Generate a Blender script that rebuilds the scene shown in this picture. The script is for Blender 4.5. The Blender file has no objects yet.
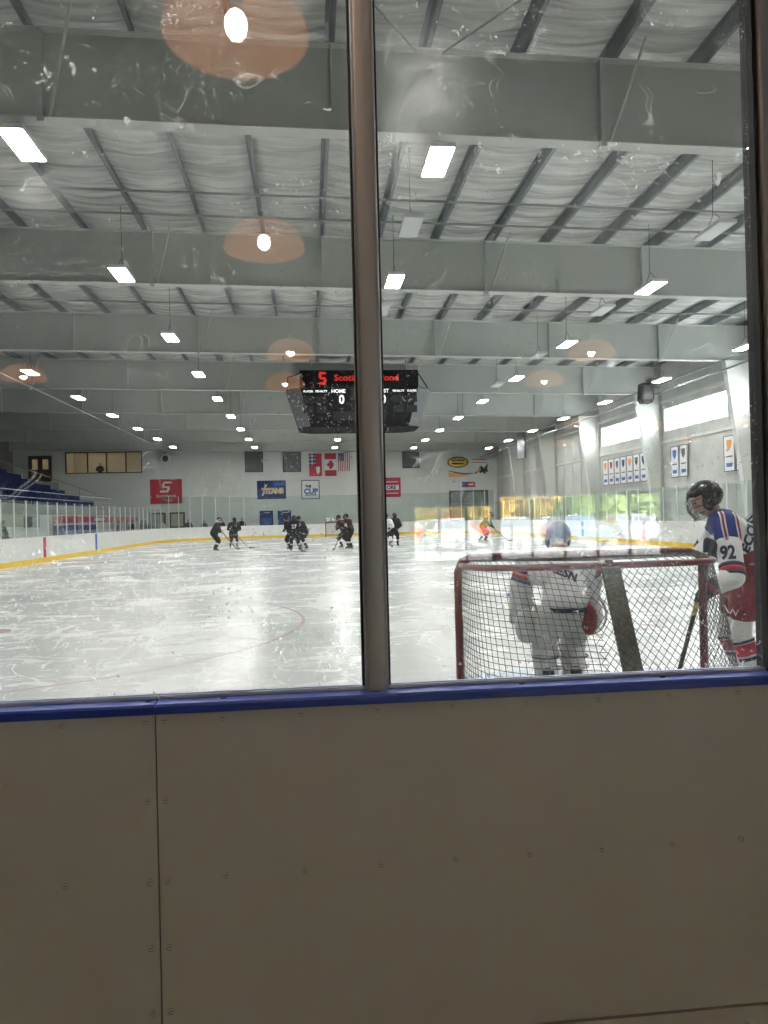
import bpy, math, random
from mathutils import Vector, Matrix, Euler
from mathutils.bvhtree import BVHTree

random.seed(11)
S = bpy.context.scene
COL = S.collection
PI = math.pi

# ------------------------------------------------------------------ camera
F, YAW, PITCH, ROLL, EYE = 750.0, math.radians(5.7), math.radians(0.35), math.radians(1.4), 1.55
cd = bpy.data.cameras.new('camera')
cd.sensor_fit = 'HORIZONTAL'; cd.sensor_width = 36.0; cd.lens = 36.0 * F / 768.0
cd.clip_start = 0.05; cd.clip_end = 400
cam = bpy.data.objects.new('camera', cd); COL.objects.link(cam)
fw = Vector((math.sin(YAW) * math.cos(PITCH), math.cos(YAW) * math.cos(PITCH), math.sin(PITCH)))
r0 = Vector((math.cos(YAW), -math.sin(YAW), 0)); u0 = r0.cross(fw)
rt = r0 * math.cos(ROLL) - u0 * math.sin(ROLL); up = u0 * math.cos(ROLL) + r0 * math.sin(ROLL)
M4 = Matrix(((rt.x, up.x, -fw.x, 0), (rt.y, up.y, -fw.y, 0), (rt.z, up.z, -fw.z, EYE), (0, 0, 0, 1)))
cam.matrix_world = M4
S.camera = cam

# ------------------------------------------------------------------ view, world, sun
S.view_settings.view_transform = 'Standard'; S.view_settings.look = 'None'
S.view_settings.exposure = 0.0; S.view_settings.gamma = 1.0; S.view_settings.use_curve_mapping = False
LAMP = 138.0       # rink fixtures
BULB = 95.0       # lobby pendants
W = bpy.data.worlds.new('sky'); S.world = W; W.use_nodes = True
nt = W.node_tree; nt.nodes.clear()
wo = nt.nodes.new('ShaderNodeOutputWorld'); bg = nt.nodes.new('ShaderNodeBackground')
tc = nt.nodes.new('ShaderNodeTexCoord'); nz = nt.nodes.new('ShaderNodeTexNoise'); rp = nt.nodes.new('ShaderNodeValToRGB')
nz.inputs['Scale'].default_value = 3.0; nz.inputs['Detail'].default_value = 4
rp.color_ramp.elements[0].color = (0.72, 0.86, 1.0, 1); rp.color_ramp.elements[1].color = (1, 1, 1, 1)
rp.color_ramp.elements[0].position = 0.35; rp.color_ramp.elements[1].position = 0.6
nt.links.new(tc.outputs['Generated'], nz.inputs['Vector']); nt.links.new(nz.outputs['Fac'], rp.inputs['Fac'])
nt.links.new(rp.outputs['Color'], bg.inputs['Color']); bg.inputs['Strength'].default_value = 20.0
nt.links.new(bg.outputs[0], wo.inputs[0])
sd = bpy.data.lights.new('sun', 'SUN'); sd.energy = 430; sd.angle = 0.01; sd.color = (1, 0.95, 0.86)
sun = bpy.data.objects.new('sun', sd); COL.objects.link(sun)
sun.rotation_euler = Vector((-0.25, -0.75, -0.7)).to_track_quat('-Z', 'Y').to_euler()

# ------------------------------------------------------------------ materials
def mat(name, col, rough=0.5, metal=0.0, var=0.0, scale=6.0, emit=None, spec=None, bump=0.0, bscale=30.0, coat=0.0, rvar=0.0):
    m = bpy.data.materials.new(name); m.use_nodes = True
    n = m.node_tree; b = n.nodes['Principled BSDF']
    b.inputs['Base Color'].default_value = (*col, 1); b.inputs['Roughness'].default_value = rough
    b.inputs['Metallic'].default_value = metal
    if spec is not None: b.inputs['Specular IOR Level'].default_value = spec
    if coat: b.inputs['Coat Weight'].default_value = coat; b.inputs['Coat Roughness'].default_value = 0.1
    t = n.nodes.new('ShaderNodeTexCoord')
    if var or rvar:
        z = n.nodes.new('ShaderNodeTexNoise'); z.inputs['Scale'].default_value = scale; z.inputs['Detail'].default_value = 5
        n.links.new(t.outputs['Object'], z.inputs['Vector'])
        if var:
            r = n.nodes.new('ShaderNodeValToRGB')
            r.color_ramp.elements[0].position = 0.3; r.color_ramp.elements[1].position = 0.7
            r.color_ramp.elements[0].color = (*[max(0, c * (1 - var)) for c in col], 1)
            r.color_ramp.elements[1].color = (*[min(1, c * (1 + var)) for c in col], 1)
            n.links.new(z.outputs['Fac'], r.inputs['Fac']); n.links.new(r.outputs['Color'], b.inputs['Base Color'])
        if rvar:
            q = n.nodes.new('ShaderNodeMapRange'); q.inputs[1].default_value = 0.3; q.inputs[2].default_value = 0.7
            q.inputs[3].default_value = max(0.02, rough - rvar); q.inputs[4].default_value = rough + rvar
            n.links.new(z.outputs['Fac'], q.inputs[0]); n.links.new(q.outputs[0], b.inputs['Roughness'])
    if bump:
        z2 = n.nodes.new('ShaderNodeTexNoise'); z2.inputs['Scale'].default_value = bscale; z2.inputs['Detail'].default_value = 4
        bp = n.nodes.new('ShaderNodeBump'); bp.inputs['Strength'].default_value = bump; bp.inputs['Distance'].default_value = 0.01
        n.links.new(t.outputs['Object'], z2.inputs['Vector']); n.links.new(z2.outputs['Fac'], bp.inputs['Height'])
        n.links.new(bp.outputs[0], b.inputs['Normal'])
    if emit:
        b.inputs['Emission Color'].default_value = (*emit[0], 1); b.inputs['Emission Strength'].default_value = emit[1]
    return m

def glass_mat(name, tint=(0.97, 0.985, 0.975), base=0.045, dirt=0.0):
    m = bpy.data.materials.new(name); m.use_nodes = True
    n = m.node_tree; n.nodes.clear(); L = n.links
    o = n.nodes.new('ShaderNodeOutputMaterial'); tr = n.nodes.new('ShaderNodeBsdfTransparent')
    gl = n.nodes.new('ShaderNodeBsdfGlossy'); mx = n.nodes.new('ShaderNodeMixShader')
    tr.inputs[0].default_value = (*tint, 1); gl.inputs['Roughness'].default_value = 0.0
    lw = n.nodes.new('ShaderNodeLayerWeight'); lw.inputs['Blend'].default_value = 0.5
    pw = n.nodes.new('ShaderNodeMath'); pw.operation = 'POWER'; pw.inputs[1].default_value = 4.0
    ml = n.nodes.new('ShaderNodeMath'); ml.operation = 'MULTIPLY_ADD'; ml.inputs[1].default_value = 0.7; ml.inputs[2].default_value = base
    L.new(lw.outputs['Facing'], pw.inputs[0]); L.new(pw.outputs[0], ml.inputs[0]); L.new(ml.outputs[0], mx.inputs[0])
    L.new(tr.outputs[0], mx.inputs[1]); L.new(gl.outputs[0], mx.inputs[2])
    out = mx
    if dirt:
        tc = n.nodes.new('ShaderNodeTexCoord')
        def math_(op, a, b_=None, c=None):
            q = n.nodes.new('ShaderNodeMath'); q.operation = op
            for i, v in enumerate((a, b_, c)):
                if v is None: continue
                if isinstance(v, (int, float)): q.inputs[i].default_value = v
                else: L.new(v, q.inputs[i])
            return q.outputs[0]
        def noise(scale, detail=3, dist=0.0):
            q = n.nodes.new('ShaderNodeTexNoise'); q.inputs['Scale'].default_value = scale; q.inputs['Detail'].default_value = detail
            q.inputs['Distortion'].default_value = dist; L.new(tc.outputs['Object'], q.inputs['Vector']); return q.outputs['Fac']
        def step(v, lo, hi):
            q = n.nodes.new('ShaderNodeMapRange'); q.inputs[1].default_value = lo; q.inputs[2].default_value = hi; q.clamp = True
            L.new(v, q.inputs[0]); return q.outputs[0]
        patch = step(noise(3.2, 3), 0.46, 0.60)
        specks = math_('MULTIPLY', step(noise(95, 2, 0.8), 0.635, 0.68), patch)
        flecks = math_('MULTIPLY', step(noise(34, 4, 1.6), 0.665, 0.70), step(noise(1.7, 2), 0.47, 0.55))
        # hairline scratches: thin iso-lines of a distorted noise, kept only in patches
        iso = math_('ABSOLUTE', math_('SUBTRACT', noise(4.5, 1, 0.6), 0.5))
        line = math_('MULTIPLY', step(iso, 0.006, 0.001), step(noise(6.0, 2), 0.52, 0.60))
        haze = math_('MULTIPLY', step(noise(1.3, 4, 0.4), 0.45, 0.8), 0.035)
        v = math_('ADD', math_('MULTIPLY', specks, 0.40), math_('MULTIPLY', flecks, 0.55))
        v = math_('ADD', v, math_('MULTIPLY', line, 0.22)); v = math_('ADD', v, haze)
        # two wiped smears of dried spray on the glass, at fixed spots of the pane
        for (sx, sz, rx, rz, k) in ((0.36, 2.78, 0.12, 0.17, 0.22), (-0.72, 2.46, 0.09, 0.05, 0.22), (0.29, 2.60, 0.05, 0.09, 0.20)):
            sp = n.nodes.new('ShaderNodeSeparateXYZ'); L.new(tc.outputs['Object'], sp.inputs[0])
            a = math_('DIVIDE', math_('SUBTRACT', sp.outputs[0], sx), rx); b_ = math_('DIVIDE', math_('SUBTRACT', sp.outputs[2], sz), rz)
            r2 = math_('ADD', math_('MULTIPLY', a, a), math_('MULTIPLY', b_, b_))
            g = math_('MULTIPLY', math_('EXPONENT', math_('MULTIPLY', r2, -1.3)), math_('MULTIPLY', noise(14, 4, 1.0), k * 1.8))
            v = math_('ADD', v, g)
        v = math_('MULTIPLY', v, dirt)
        # dust and scuffs scatter the rink's light towards the viewer, on top of what passes through
        cl = math_('MINIMUM', v, 0.6); cc = n.nodes.new('ShaderNodeCombineColor')
        for i in range(3): L.new(cl, cc.inputs[i])
        df = n.nodes.new('ShaderNodeBsdfDiffuse'); L.new(cc.outputs[0], df.inputs[0])
        tl = n.nodes.new('ShaderNodeBsdfTranslucent'); L.new(cc.outputs[0], tl.inputs[0])
        ad = n.nodes.new('ShaderNodeMixShader'); ad.inputs[0].default_value = 0.8; L.new(df.outputs[0], ad.inputs[1]); L.new(tl.outputs[0], ad.inputs[2])
        m2 = n.nodes.new('ShaderNodeAddShader'); L.new(mx.outputs[0], m2.inputs[0]); L.new(ad.outputs[0], m2.inputs[1])
        out = m2
    L.new(out.outputs[0], o.inputs[0])
    return m

def ice_mat():
    m = bpy.data.materials.new('ice'); m.use_nodes = True
    n = m.node_tree; L = n.links; b = n.nodes['Principled BSDF']
    tc = n.nodes.new('ShaderNodeTexCoord')
    def noise(scale, detail=4, dist=0.0, vs=(1, 1, 1), rot=0):
        mp = n.nodes.new('ShaderNodeMapping'); mp.inputs['Scale'].default_value = vs; mp.inputs['Rotation'].default_value = (0, 0, rot)
        q = n.nodes.new('ShaderNodeTexNoise'); q.inputs['Scale'].default_value = scale; q.inputs['Detail'].default_value = detail
        q.inputs['Distortion'].default_value = dist
        L.new(tc.outputs['Object'], mp.inputs[0]); L.new(mp.outputs[0], q.inputs['Vector']); return q.outputs['Fac']
    def math_(op, a, b_=None):
        q = n.nodes.new('ShaderNodeMath'); q.operation = op
        for i, v in enumerate((a, b_)):
            if v is None: continue
            if isinstance(v, (int, float)): q.inputs[i].default_value = v
            else: L.new(v, q.inputs[i])
        return q.outputs[0]
    def step(v, lo, hi):
        q = n.nodes.new('ShaderNodeMapRange'); q.inputs[1].default_value = lo; q.inputs[2].default_value = hi; q.clamp = True
        L.new(v, q.inputs[0]); return q.outputs[0]
    # skate cuts: thin iso lines in several stretched directions
    tot = None
    for sc, rot, vs in ((1.1, 0.3, (1, .25, 1)), (1.3, -0.8, (.3, 1, 1)), (2.2, 1.3, (1, .3, 1)), (2.8, 0.2, (.25, 1, 1)), (0.9, 2.2, (1, .35, 1))):
        iso = math_('ABSOLUTE', math_('SUBTRACT', noise(sc, 2, 0.5, vs, rot), 0.5))
        ln = math_('MULTIPLY', step(iso, 0.006, 0.001), step(noise(0.9, 2, 0, (1, 1, 1), rot), 0.45, 0.6))
        tot = ln if tot is None else math_('MAXIMUM', tot, ln)
    blotch = step(noise(0.55, 5, 0.6), 0.3, 0.72)
    snow = math_('MULTIPLY', step(noise(2.2, 6, 1.5, (.5, 1, 1)), 0.55, 0.7), 0.6)
    k = math_('ADD', math_('MULTIPLY', tot, 0.4), math_('MULTIPLY', snow, .6))
    r = n.nodes.new('ShaderNodeValToRGB')
    r.color_ramp.elements[0].color = (0.62, 0.645, 0.645, 1); r.color_ramp.elements[1].color = (0.74, 0.75, 0.735, 1)
    L.new(blotch, r.inputs[0])
    mix = n.nodes.new('ShaderNodeMixRGB'); mix.inputs[2].default_value = (0.86, 0.87, 0.865, 1)
    L.new(k, mix.inputs[0]); L.new(r.outputs[0], mix.inputs[1]); L.new(mix.outputs[0], b.inputs['Base Color'])
    rr = math_('ADD', math_('MULTIPLY', blotch, 0.12), math_('MULTIPLY', k, 0.25)); rr = math_('ADD', rr, 0.19)
    L.new(rr, b.inputs['Roughness'])
    b.inputs['IOR'].default_value = 1.31
    bp = n.nodes.new('ShaderNodeBump'); bp.inputs['Strength'].default_value = 0.5; bp.inputs['Distance'].default_value = 0.012
    L.new(math_('ADD', noise(3.5, 4), math_('MULTIPLY', tot, -0.3)), bp.inputs['Height']); L.new(bp.outputs[0], b.inputs['Normal'])
    return m

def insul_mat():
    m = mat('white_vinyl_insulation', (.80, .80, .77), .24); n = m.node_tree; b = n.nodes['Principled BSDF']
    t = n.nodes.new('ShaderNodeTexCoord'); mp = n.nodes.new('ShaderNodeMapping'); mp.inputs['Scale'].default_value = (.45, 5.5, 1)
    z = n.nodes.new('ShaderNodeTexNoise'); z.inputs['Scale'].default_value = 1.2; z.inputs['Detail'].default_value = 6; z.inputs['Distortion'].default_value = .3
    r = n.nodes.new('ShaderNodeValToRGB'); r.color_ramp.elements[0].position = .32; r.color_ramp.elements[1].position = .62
    r.color_ramp.elements[0].color = (.50, .50, .485, 1); r.color_ramp.elements[1].color = (.88, .88, .85, 1)  # pale and dark streaks paint light caught on wrinkles into the colour
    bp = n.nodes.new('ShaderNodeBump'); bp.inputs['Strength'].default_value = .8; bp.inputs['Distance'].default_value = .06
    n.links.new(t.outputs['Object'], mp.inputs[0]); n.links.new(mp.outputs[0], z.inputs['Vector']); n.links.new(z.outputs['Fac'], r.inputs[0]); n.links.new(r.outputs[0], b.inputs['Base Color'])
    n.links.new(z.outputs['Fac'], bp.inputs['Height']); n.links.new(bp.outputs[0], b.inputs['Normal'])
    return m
MT = dict(
    ice=ice_mat(),
    concrete=mat('concrete', (.35, .35, .34), .8, var=.1),
    steel=mat('painted_steel_grey', (.50, .52, .49), .45, var=.04, scale=1.5),
    steel_light=mat('painted_steel_flange', (.62, .63, .60), .45, var=.04),
    purlin=mat('galvanised_purlin', (.22, .24, .25), .4, metal=.5, var=.15, scale=3),
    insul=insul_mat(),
    pipe=mat('grey_pipe', (.30, .31, .31), .45),
    cable=mat('dark_cable', (.06, .06, .06), .6),
    wall=mat('pale_wall_liner', (.68, .70, .68), .6, var=.03, scale=.6),
    wall_panel=mat('grey_wall_panel', (.50, .51, .49), .7, var=.12, scale=1.2),
    dark_wall=mat('dark_grey_wall', (.24, .245, .24), .7, var=.06, scale=.8),
    trim=mat('white_trim', (.7, .71, .69), .4),
    board=mat('board_plastic_white', (.78, .77, .74), .35, var=.05, scale=4),
    far_board=mat('far_board_white', (.80, .80, .79), .35, var=.05, scale=2),
    near_board=mat('spectator_board_plastic', (.72, .695, .66), .22, var=.04, scale=2.5, rvar=.05, bump=.02, bscale=3),
    kick=mat('yellow_kick', (.80, .52, .03), .4),
    cap=mat('blue_cap', (.02, .055, .40), .42, var=.1, scale=3),
    cap_groove=mat('white_channel', (.55, .6, .72), .4),
    alu=mat('aluminium_post', (.40, .41, .415), .42, metal=.3, var=.06, scale=5),
    alu_light=mat('alu_far_post', (.78, .80, .80), .35, metal=.2),
    gasket=mat('black_gasket', (.012, .012, .012), .6),
    screw=mat('screw', (.012, .011, .010), .75, spec=.1),
    glass=glass_mat('near_glass', dirt=1.0),
    far_glass=glass_mat('perimeter_glass', tint=(.90, .935, .925), base=.03),
    win_glass=glass_mat('window_glass', tint=(.97, .98, .98), base=.03),
    red=mat('goal_red', (.13, .007, .015), .35, var=.1, scale=8),
    net=mat('net_cord', (.085, .08, .078), .9),
    net_lace=mat('white_lace', (.75, .74, .72), .8),
    pad=mat('grey_pad', (.13, .125, .11), .85, var=.35, scale=40, bump=.4, bscale=60),
    lens=mat('lamp_lens', (.9, .9, .9), .5, emit=((1, .99, .96), LAMP)),
    lens_off=mat('lamp_lens_off', (.82, .83, .83), .35),
    fixture=mat('fixture_white', (.75, .75, .75), .4),
    black=mat('matt_black', (.010, .010, .011), .5),
    black_panel=mat('scoreboard_black', (.006, .006, .007), .75, spec=.1),
    digit_panel=mat('scoreboard_digit_panel', (.022, .022, .022), .6, spec=.2),
    grey_dark=mat('dark_grey', (.10, .105, .11), .5),
    led_white=mat('led_white', (.8, .8, .8), .5, emit=((1, 1, 1), 1.0)),
    led_red=mat('sign_red', (.5, .02, .02), .5, emit=((1, .03, .02), .42)),
    white=mat('white_print', (.8, .8, .8), .6),
    red_print=mat('red_print', (.42, .02, .045), .6, var=.05),
    navy=mat('navy_print', (.012, .025, .13), .6),
    blue_print=mat('blue_print', (.04, .12, .42), .6),
    gold=mat('gold_print', (.72, .46, .04), .6),
    orange_print=mat('orange_print', (.75, .32, .06), .6),
    seat=mat('blue_seat', (.006, .012, .06), .75, spec=.03),
    seat_step=mat('bleacher_step', (.16, .165, .17), .7),
    beige=mat('beige_band', (.42, .40, .33), .6, var=.05),
    brown=mat('brown_door', (.07, .045, .028), .5),
    room=mat('room_wall_beige', (.62, .55, .42), .7),
    room_lamp=mat('room_lamp', (1, 1, 1), .5, emit=((1, .9, .7), 26)),
    garage=mat('garage_door', (.30, .34, .32), .5),
    lobby_floor=mat('lobby_floor', (.15, .15, .15), .5, var=.1, rvar=.08, spec=.3),
    lobby_wall=mat('lobby_wall', (.34, .33, .32), .7, var=.05),
    lobby_ceil=mat('lobby_ceiling', (.32, .31, .295), .8, var=.05),
    bulb=mat('bulb', (1, 1, 1), .5, emit=((1, .88, .70), BULB)),
    brass=mat('copper_fitting', (.35, .16, .06), .35, metal=.8),
    asphalt=mat('asphalt', (.20, .20, .20), .9, var=.1),
    kerb=mat('lawn', (.20, .27, .08), .9, var=.2),
    bark=mat('bark', (.12, .09, .06), .9),
    leaf_y=mat('leaf_yellow', (.52, .36, .07), .8, var=.35, scale=2.5),
    leaf_g=mat('leaf_green', (.16, .24, .05), .8, var=.35, scale=2.5),
    leaf_o=mat('leaf_orange', (.48, .26, .07), .8, var=.35, scale=2.5),
    car_w=mat('car_white', (.50, .52, .55), .25, coat=.6),
    car_b=mat('car_blue', (.10, .20, .38), .25, coat=.6),
    car_s=mat('car_silver', (.45, .47, .5), .25, metal=.4, coat=.6),
    car_r=mat('car_red', (.5, .03, .03), .25, coat=.6),
    tyre=mat('tyre', (.02, .02, .02), .8),
    car_glass=mat('car_window', (.03, .04, .05), .1),
    mullion=mat('white_mullion', (.75, .75, .74), .4),
    # clothing
    skin=mat('skin', (.55, .33, .24), .55),
    jersey_w=mat('jersey_white', (.82, .82, .83), .85, var=.05, scale=9, bump=.25, bscale=12),
    jersey_b=mat('jersey_black', (.016, .016, .02), .8, var=.1, scale=9),
    jersey_r=mat('jersey_maroon', (.035, .006, .010), .8, var=.1, scale=9),
    royal=mat('royal_blue', (.012, .026, .17), .75),
    navycloth=mat('navy_cloth', (.012, .016, .06), .8),
    redcloth=mat('red_cloth', (.42, .015, .045), .75, var=.06, scale=12),
    pants_r=mat('pants_red', (.18, .006, .02), .6, var=.08, scale=8, bump=.2, bscale=10),
    pants_b=mat('pants_black', (.012, .012, .014), .7),
    pads_w=mat('pads_white', (.74, .74, .73), .7, var=.08, scale=10, bump=.2, bscale=15),
    pants_g=mat('pants_grey', (.55, .55, .55), .75, var=.08),
    helmet_k=mat('helmet_black', (.010, .010, .014), .22),
    helmet_g=mat('helmet_grey', (.18, .18, .19), .35),
    cage=mat('cage_steel', (.10, .10, .11), .35, metal=.5),
    skate=mat('skate_black', (.02, .02, .02), .4),
    blade=mat('skate_blade', (.6, .62, .64), .25, metal=.9),
    stick=mat('stick_black', (.02, .02, .02), .4),
    stick_w=mat('stick_white', (.7, .68, .62), .5),
    tape=mat('stick_tape_tan', (.45, .32, .12), .8),
    coat_d=mat('coat_dark', (.025, .027, .032), .85, var=.15),
    coat_b=mat('coat_navy', (.03, .04, .08), .85, var=.15),
    coat_g=mat('coat_grey', (.12, .12, .12), .85, var=.15),
    coat_w=mat('sweater_white', (.62, .62, .62), .85, var=.08),
    hair_d=mat('hair_dark', (.02, .014, .010), .7),
    hair_b=mat('hair_brown', (.10, .06, .03), .7),
    trousers=mat('trousers_dark', (.03, .032, .04), .85),
)
def ice_line(name, c): return mat(name, c, .22, var=.06, scale=3)
MT['line_red'] = ice_line('ice_line_red', (.58, .44, .45)); MT['line_blue'] = ice_line('ice_line_blue', (.46, .53, .66))
MT['crease'] = ice_line('crease_blue', (.55, .66, .74)); MT['line_deep'] = ice_line('goal_line_red', (.66, .42, .42))
# pendant shade: thin orange glass (translucent, lit by its bulb plus an added glow)
sm = bpy.data.materials.new('amber_shade'); sm.use_nodes = True
_n = sm.node_tree; _n.nodes.clear()
_o = _n.nodes.new('ShaderNodeOutputMaterial'); _a = _n.nodes.new('ShaderNodeBsdfDiffuse'); _b = _n.nodes.new('ShaderNodeBsdfTranslucent'); _m = _n.nodes.new('ShaderNodeMixShader')
_a.inputs[0].default_value = (.60, .33, .17, 1); _b.inputs[0].default_value = (.55, .26, .10, 1); _m.inputs[0].default_value = .4
_n.links.new(_a.outputs[0], _m.inputs[1]); _n.links.new(_b.outputs[0], _m.inputs[2]); _e = _n.nodes.new('ShaderNodeEmission'); _e.inputs[0].default_value = (1, .50, .22, 1); _e.inputs[1].default_value = 1.1     # emission added to the shade, standing in for bulb light
_s = _n.nodes.new('ShaderNodeAddShader'); _n.links.new(_m.outputs[0], _s.inputs[0]); _n.links.new(_e.outputs[0], _s.inputs[1]); _n.links.new(_s.outputs[0], _o.inputs[0])
MT['shade'] = sm

# ------------------------------------------------------------------ mesh helpers
class MB:
    def __init__(s): s.v = []; s.f = []; s.smooth = False
    def add(s, v, f):
        k = len(s.v); s.v += [tuple(p) for p in v]; s.f += [tuple(i + k for i in q) for q in f]; return s
    def box(s, a, b, m=None):
        (x0, y0, z0), (x1, y1, z1) = a, b
        v = [Vector(p) for p in ((x0, y0, z0), (x1, y0, z0), (x1, y1, z0), (x0, y1, z0), (x0, y0, z1), (x1, y0, z1), (x1, y1, z1), (x0, y1, z1))]
        if m is not None: v = [m @ p for p in v]
        return s.add(v, [(3, 2, 1, 0), (4, 5, 6, 7), (0, 1, 5, 4), (1, 2, 6, 5), (2, 3, 7, 6), (3, 0, 4, 7)])
    def cbox(s, c, d, m=None): return s.box([c[i] - d[i] / 2 for i in range(3)], [c[i] + d[i] / 2 for i in range(3)], m)
    def tube(s, pts, r, n=8, closed=False, caps=True):
        pts = [Vector(p) for p in pts]; N = len(pts); k = len(s.v)
        rr = r if isinstance(r, (list, tuple)) else [r] * N
        prev = None
        for i, p in enumerate(pts):
            if closed: t = (pts[(i + 1) % N] - pts[i - 1])
            else: t = pts[min(i + 1, N - 1)] - pts[max(i - 1, 0)]
            t = t.normalized() if t.length > 1e-9 else Vector((0, 0, 1))
            if prev is None:
                a = Vector((0, 0, 1)) if abs(t.z) < .9 else Vector((1, 0, 0))
                prev = (a - t * a.dot(t)).normalized()
            else:
                q = prev - t * prev.dot(t); prev = q.normalized() if q.length > 1e-6 else prev
            b = t.cross(prev)
            for j in range(n):
                a = 2 * PI * j / n; s.v.append(tuple(p + (prev * math.cos(a) + b * math.sin(a)) * rr[i]))
        for i in range(N if closed else N - 1):
            for j in range(n):
                a, b_, c, d = k + i * n + j, k + i * n + (j + 1) % n, k + ((i + 1) % N) * n + (j + 1) % n, k + ((i + 1) % N) * n + j
                s.f.append((a, b_, c, d))
        if caps and not closed:
            s.f.append(tuple(k + j for j in reversed(range(n)))); s.f.append(tuple(k + (N - 1) * n + j for j in range(n)))
        return s
    def lathe(s, prof, n=24, m=None, c=(0, 0, 0)):
        k = len(s.v)
        for (r, z) in prof:
            for j in range(n):
                a = 2 * PI * j / n; p = Vector((c[0] + r * math.cos(a), c[1] + r * math.sin(a), c[2] + z))
                s.v.append(tuple(m @ p if m is not None else p))
        for i in range(len(prof) - 1):
            for j in range(n):
                s.f.append((k + i * n + j, k + i * n + (j + 1) % n, k + (i + 1) * n + (j + 1) % n, k + (i + 1) * n + j))
        return s
    def ell(s, c, r, m=None, nu=16, nv=10, keep=None):
        k = len(s.v); c = Vector(c); loc = []
        for i in range(nv + 1):
            t = PI * i / nv
            for j in range(nu):
                a = 2 * PI * j / nu
                p = Vector((r[0] * math.sin(t) * math.cos(a), r[1] * math.sin(t) * math.sin(a), r[2] * math.cos(t)))
                loc.append(p); s.v.append(tuple(c + (m @ p if m is not None else p)))
        for i in range(nv):
            for j in range(nu):
                q = (i * nu + j, (i + 1) * nu + j, (i + 1) * nu + (j + 1) % nu, i * nu + (j + 1) % nu)
                if i == 0: q = (q[0], q[1], q[2])
                elif i == nv - 1: q = (q[0], q[1], q[3])
                if keep and not keep(sum((loc[x] for x in q), Vector()) / len(q)): continue
                s.f.append(tuple(k + x for x in q))
        return s
    def prism(s, poly, d0, d1, fn):
        n = len(poly); v = [fn(a, b, d0) for a, b in poly] + [fn(a, b, d1) for a, b in poly]
        f = [tuple(range(n)), tuple(range(2 * n - 1, n - 1, -1))] + [(i, i + n, (i + 1) % n + n, (i + 1) % n) for i in range(n)]
        return s.add(v, f)
    def mesh(s, name, m, smooth=False):
        me = bpy.data.meshes.new(name); me.from_pydata(s.v, [], s.f); me.update()
        if m is not None: me.materials.append(MT[m] if isinstance(m, str) else m)
        if smooth or s.smooth:
            for p in me.polygons: p.use_smooth = True
        return me
    def build(s, name, m, parent=None, smooth=False, loc=None):
        return link(name, s.mesh(name, m, smooth), parent, loc)

def link(name, data, parent=None, loc=None):
    o = bpy.data.objects.new(name, data); COL.objects.link(o)
    if parent is not None: o.parent = parent
    if loc is not None: o.location = loc
    return o
def tag(o, label=None, cat=None, group=None, kind=None):
    if label: o['label'] = label
    if cat: o['category'] = cat
    if group: o['group'] = group
    if kind: o['kind'] = kind
    return o
def thing(name, label, cat, loc=(0, 0, 0), rz=0, group=None):
    o = bpy.data.objects.new(name, None); COL.objects.link(o); o.location = loc; o.rotation_euler = (0, 0, rz)
    o.empty_display_size = .1
    return tag(o, label, cat, group)
def struct(o): o['kind'] = 'structure'; return o
def copy_tree(o, parent=None):
    c = o.copy(); COL.objects.link(c)
    if parent is not None: c.parent = parent
    for ch in [q for q in o.children]: copy_tree(ch, c)
    return c
def fix_normals(me):
    import bmesh
    bm = bmesh.new(); bm.from_mesh(me); bmesh.ops.recalc_face_normals(bm, faces=bm.faces); bm.to_mesh(me); bm.free()

TMP = bpy.data.scenes.new('workbench')
def evaluated(o):
    TMP.collection.objects.link(o)
    with bpy.context.temp_override(scene=TMP, view_layer=TMP.view_layers[0]):
        dg = bpy.context.evaluated_depsgraph_get(); dg.update()
        me = bpy.data.meshes.new_from_object(o.evaluated_get(dg))
    TMP.collection.objects.unlink(o); bpy.data.objects.remove(o)
    return me
def text_mesh(body, size, extrude=.004, align='CENTER', spacing=1.0, shear=0.0, xs=1.0, bold=0.0):
    c = bpy.data.curves.new('lettering', 'FONT'); c.body = body; c.size = size; c.extrude = extrude; c.align_x = align; c.align_y = 'CENTER'
    c.space_character = spacing; c.shear = shear; c.resolution_u = 3; c.offset = bold
    me = evaluated(bpy.data.objects.new('lettering', c))
    if xs != 1.0:
        for v in me.vertices: v.co.x *= xs
    return me
def text(body, size, m, parent, loc, rot=(PI / 2, 0, 0), name='lettering', **k):
    me = text_mesh(body, size, **k); me.materials.clear(); me.materials.append(MT[m])
    o = link(name, me, parent, loc); o.rotation_euler = rot; return o
ORD = ['first', 'second', 'third', 'fourth', 'fifth', 'sixth', 'seventh', 'eighth', 'ninth', 'tenth', 'eleventh', 'twelfth']

# wall with rectangular openings, in (u, z), from depth d0 to d1; fn maps (u, z, d) to a point
def wall_holes(name, m, u0, u1, z0, z1, holes, fn, d0, d1, parent=None):
    us = sorted({u0, u1, *[h[0] for h in holes], *[h[1] for h in holes]}); zs = sorted({z0, z1, *[h[2] for h in holes], *[h[3] for h in holes]})
    b = MB()
    for i in range(len(us) - 1):
        for j in range(len(zs) - 1):
            cu, cz = (us[i] + us[i + 1]) / 2, (zs[j] + zs[j + 1]) / 2
            if any(h[0] < cu < h[1] and h[2] < cz < h[3] for h in holes): continue
            b.prism([(us[i], zs[j]), (us[i + 1], zs[j]), (us[i + 1], zs[j + 1]), (us[i], zs[j + 1])], d0, d1, fn)
    me = b.mesh(name, m); fix_normals(me)
    return link(name, me, parent)

# ------------------------------------------------------------------ building shell
XL, XR, YF, YB, GY = -24.5, 16.7, 2.30, 65.4, 2.12
def roof_z(x): return 8.60 - .018 * x        # top of the frames
def soff_z(x): return 7.30 - .018 * x        # underside of the frames
RX0, RX1, RY0, RY1, RAD = -11.0, 15.0, 2.40, 63.0, 8.5

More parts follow.
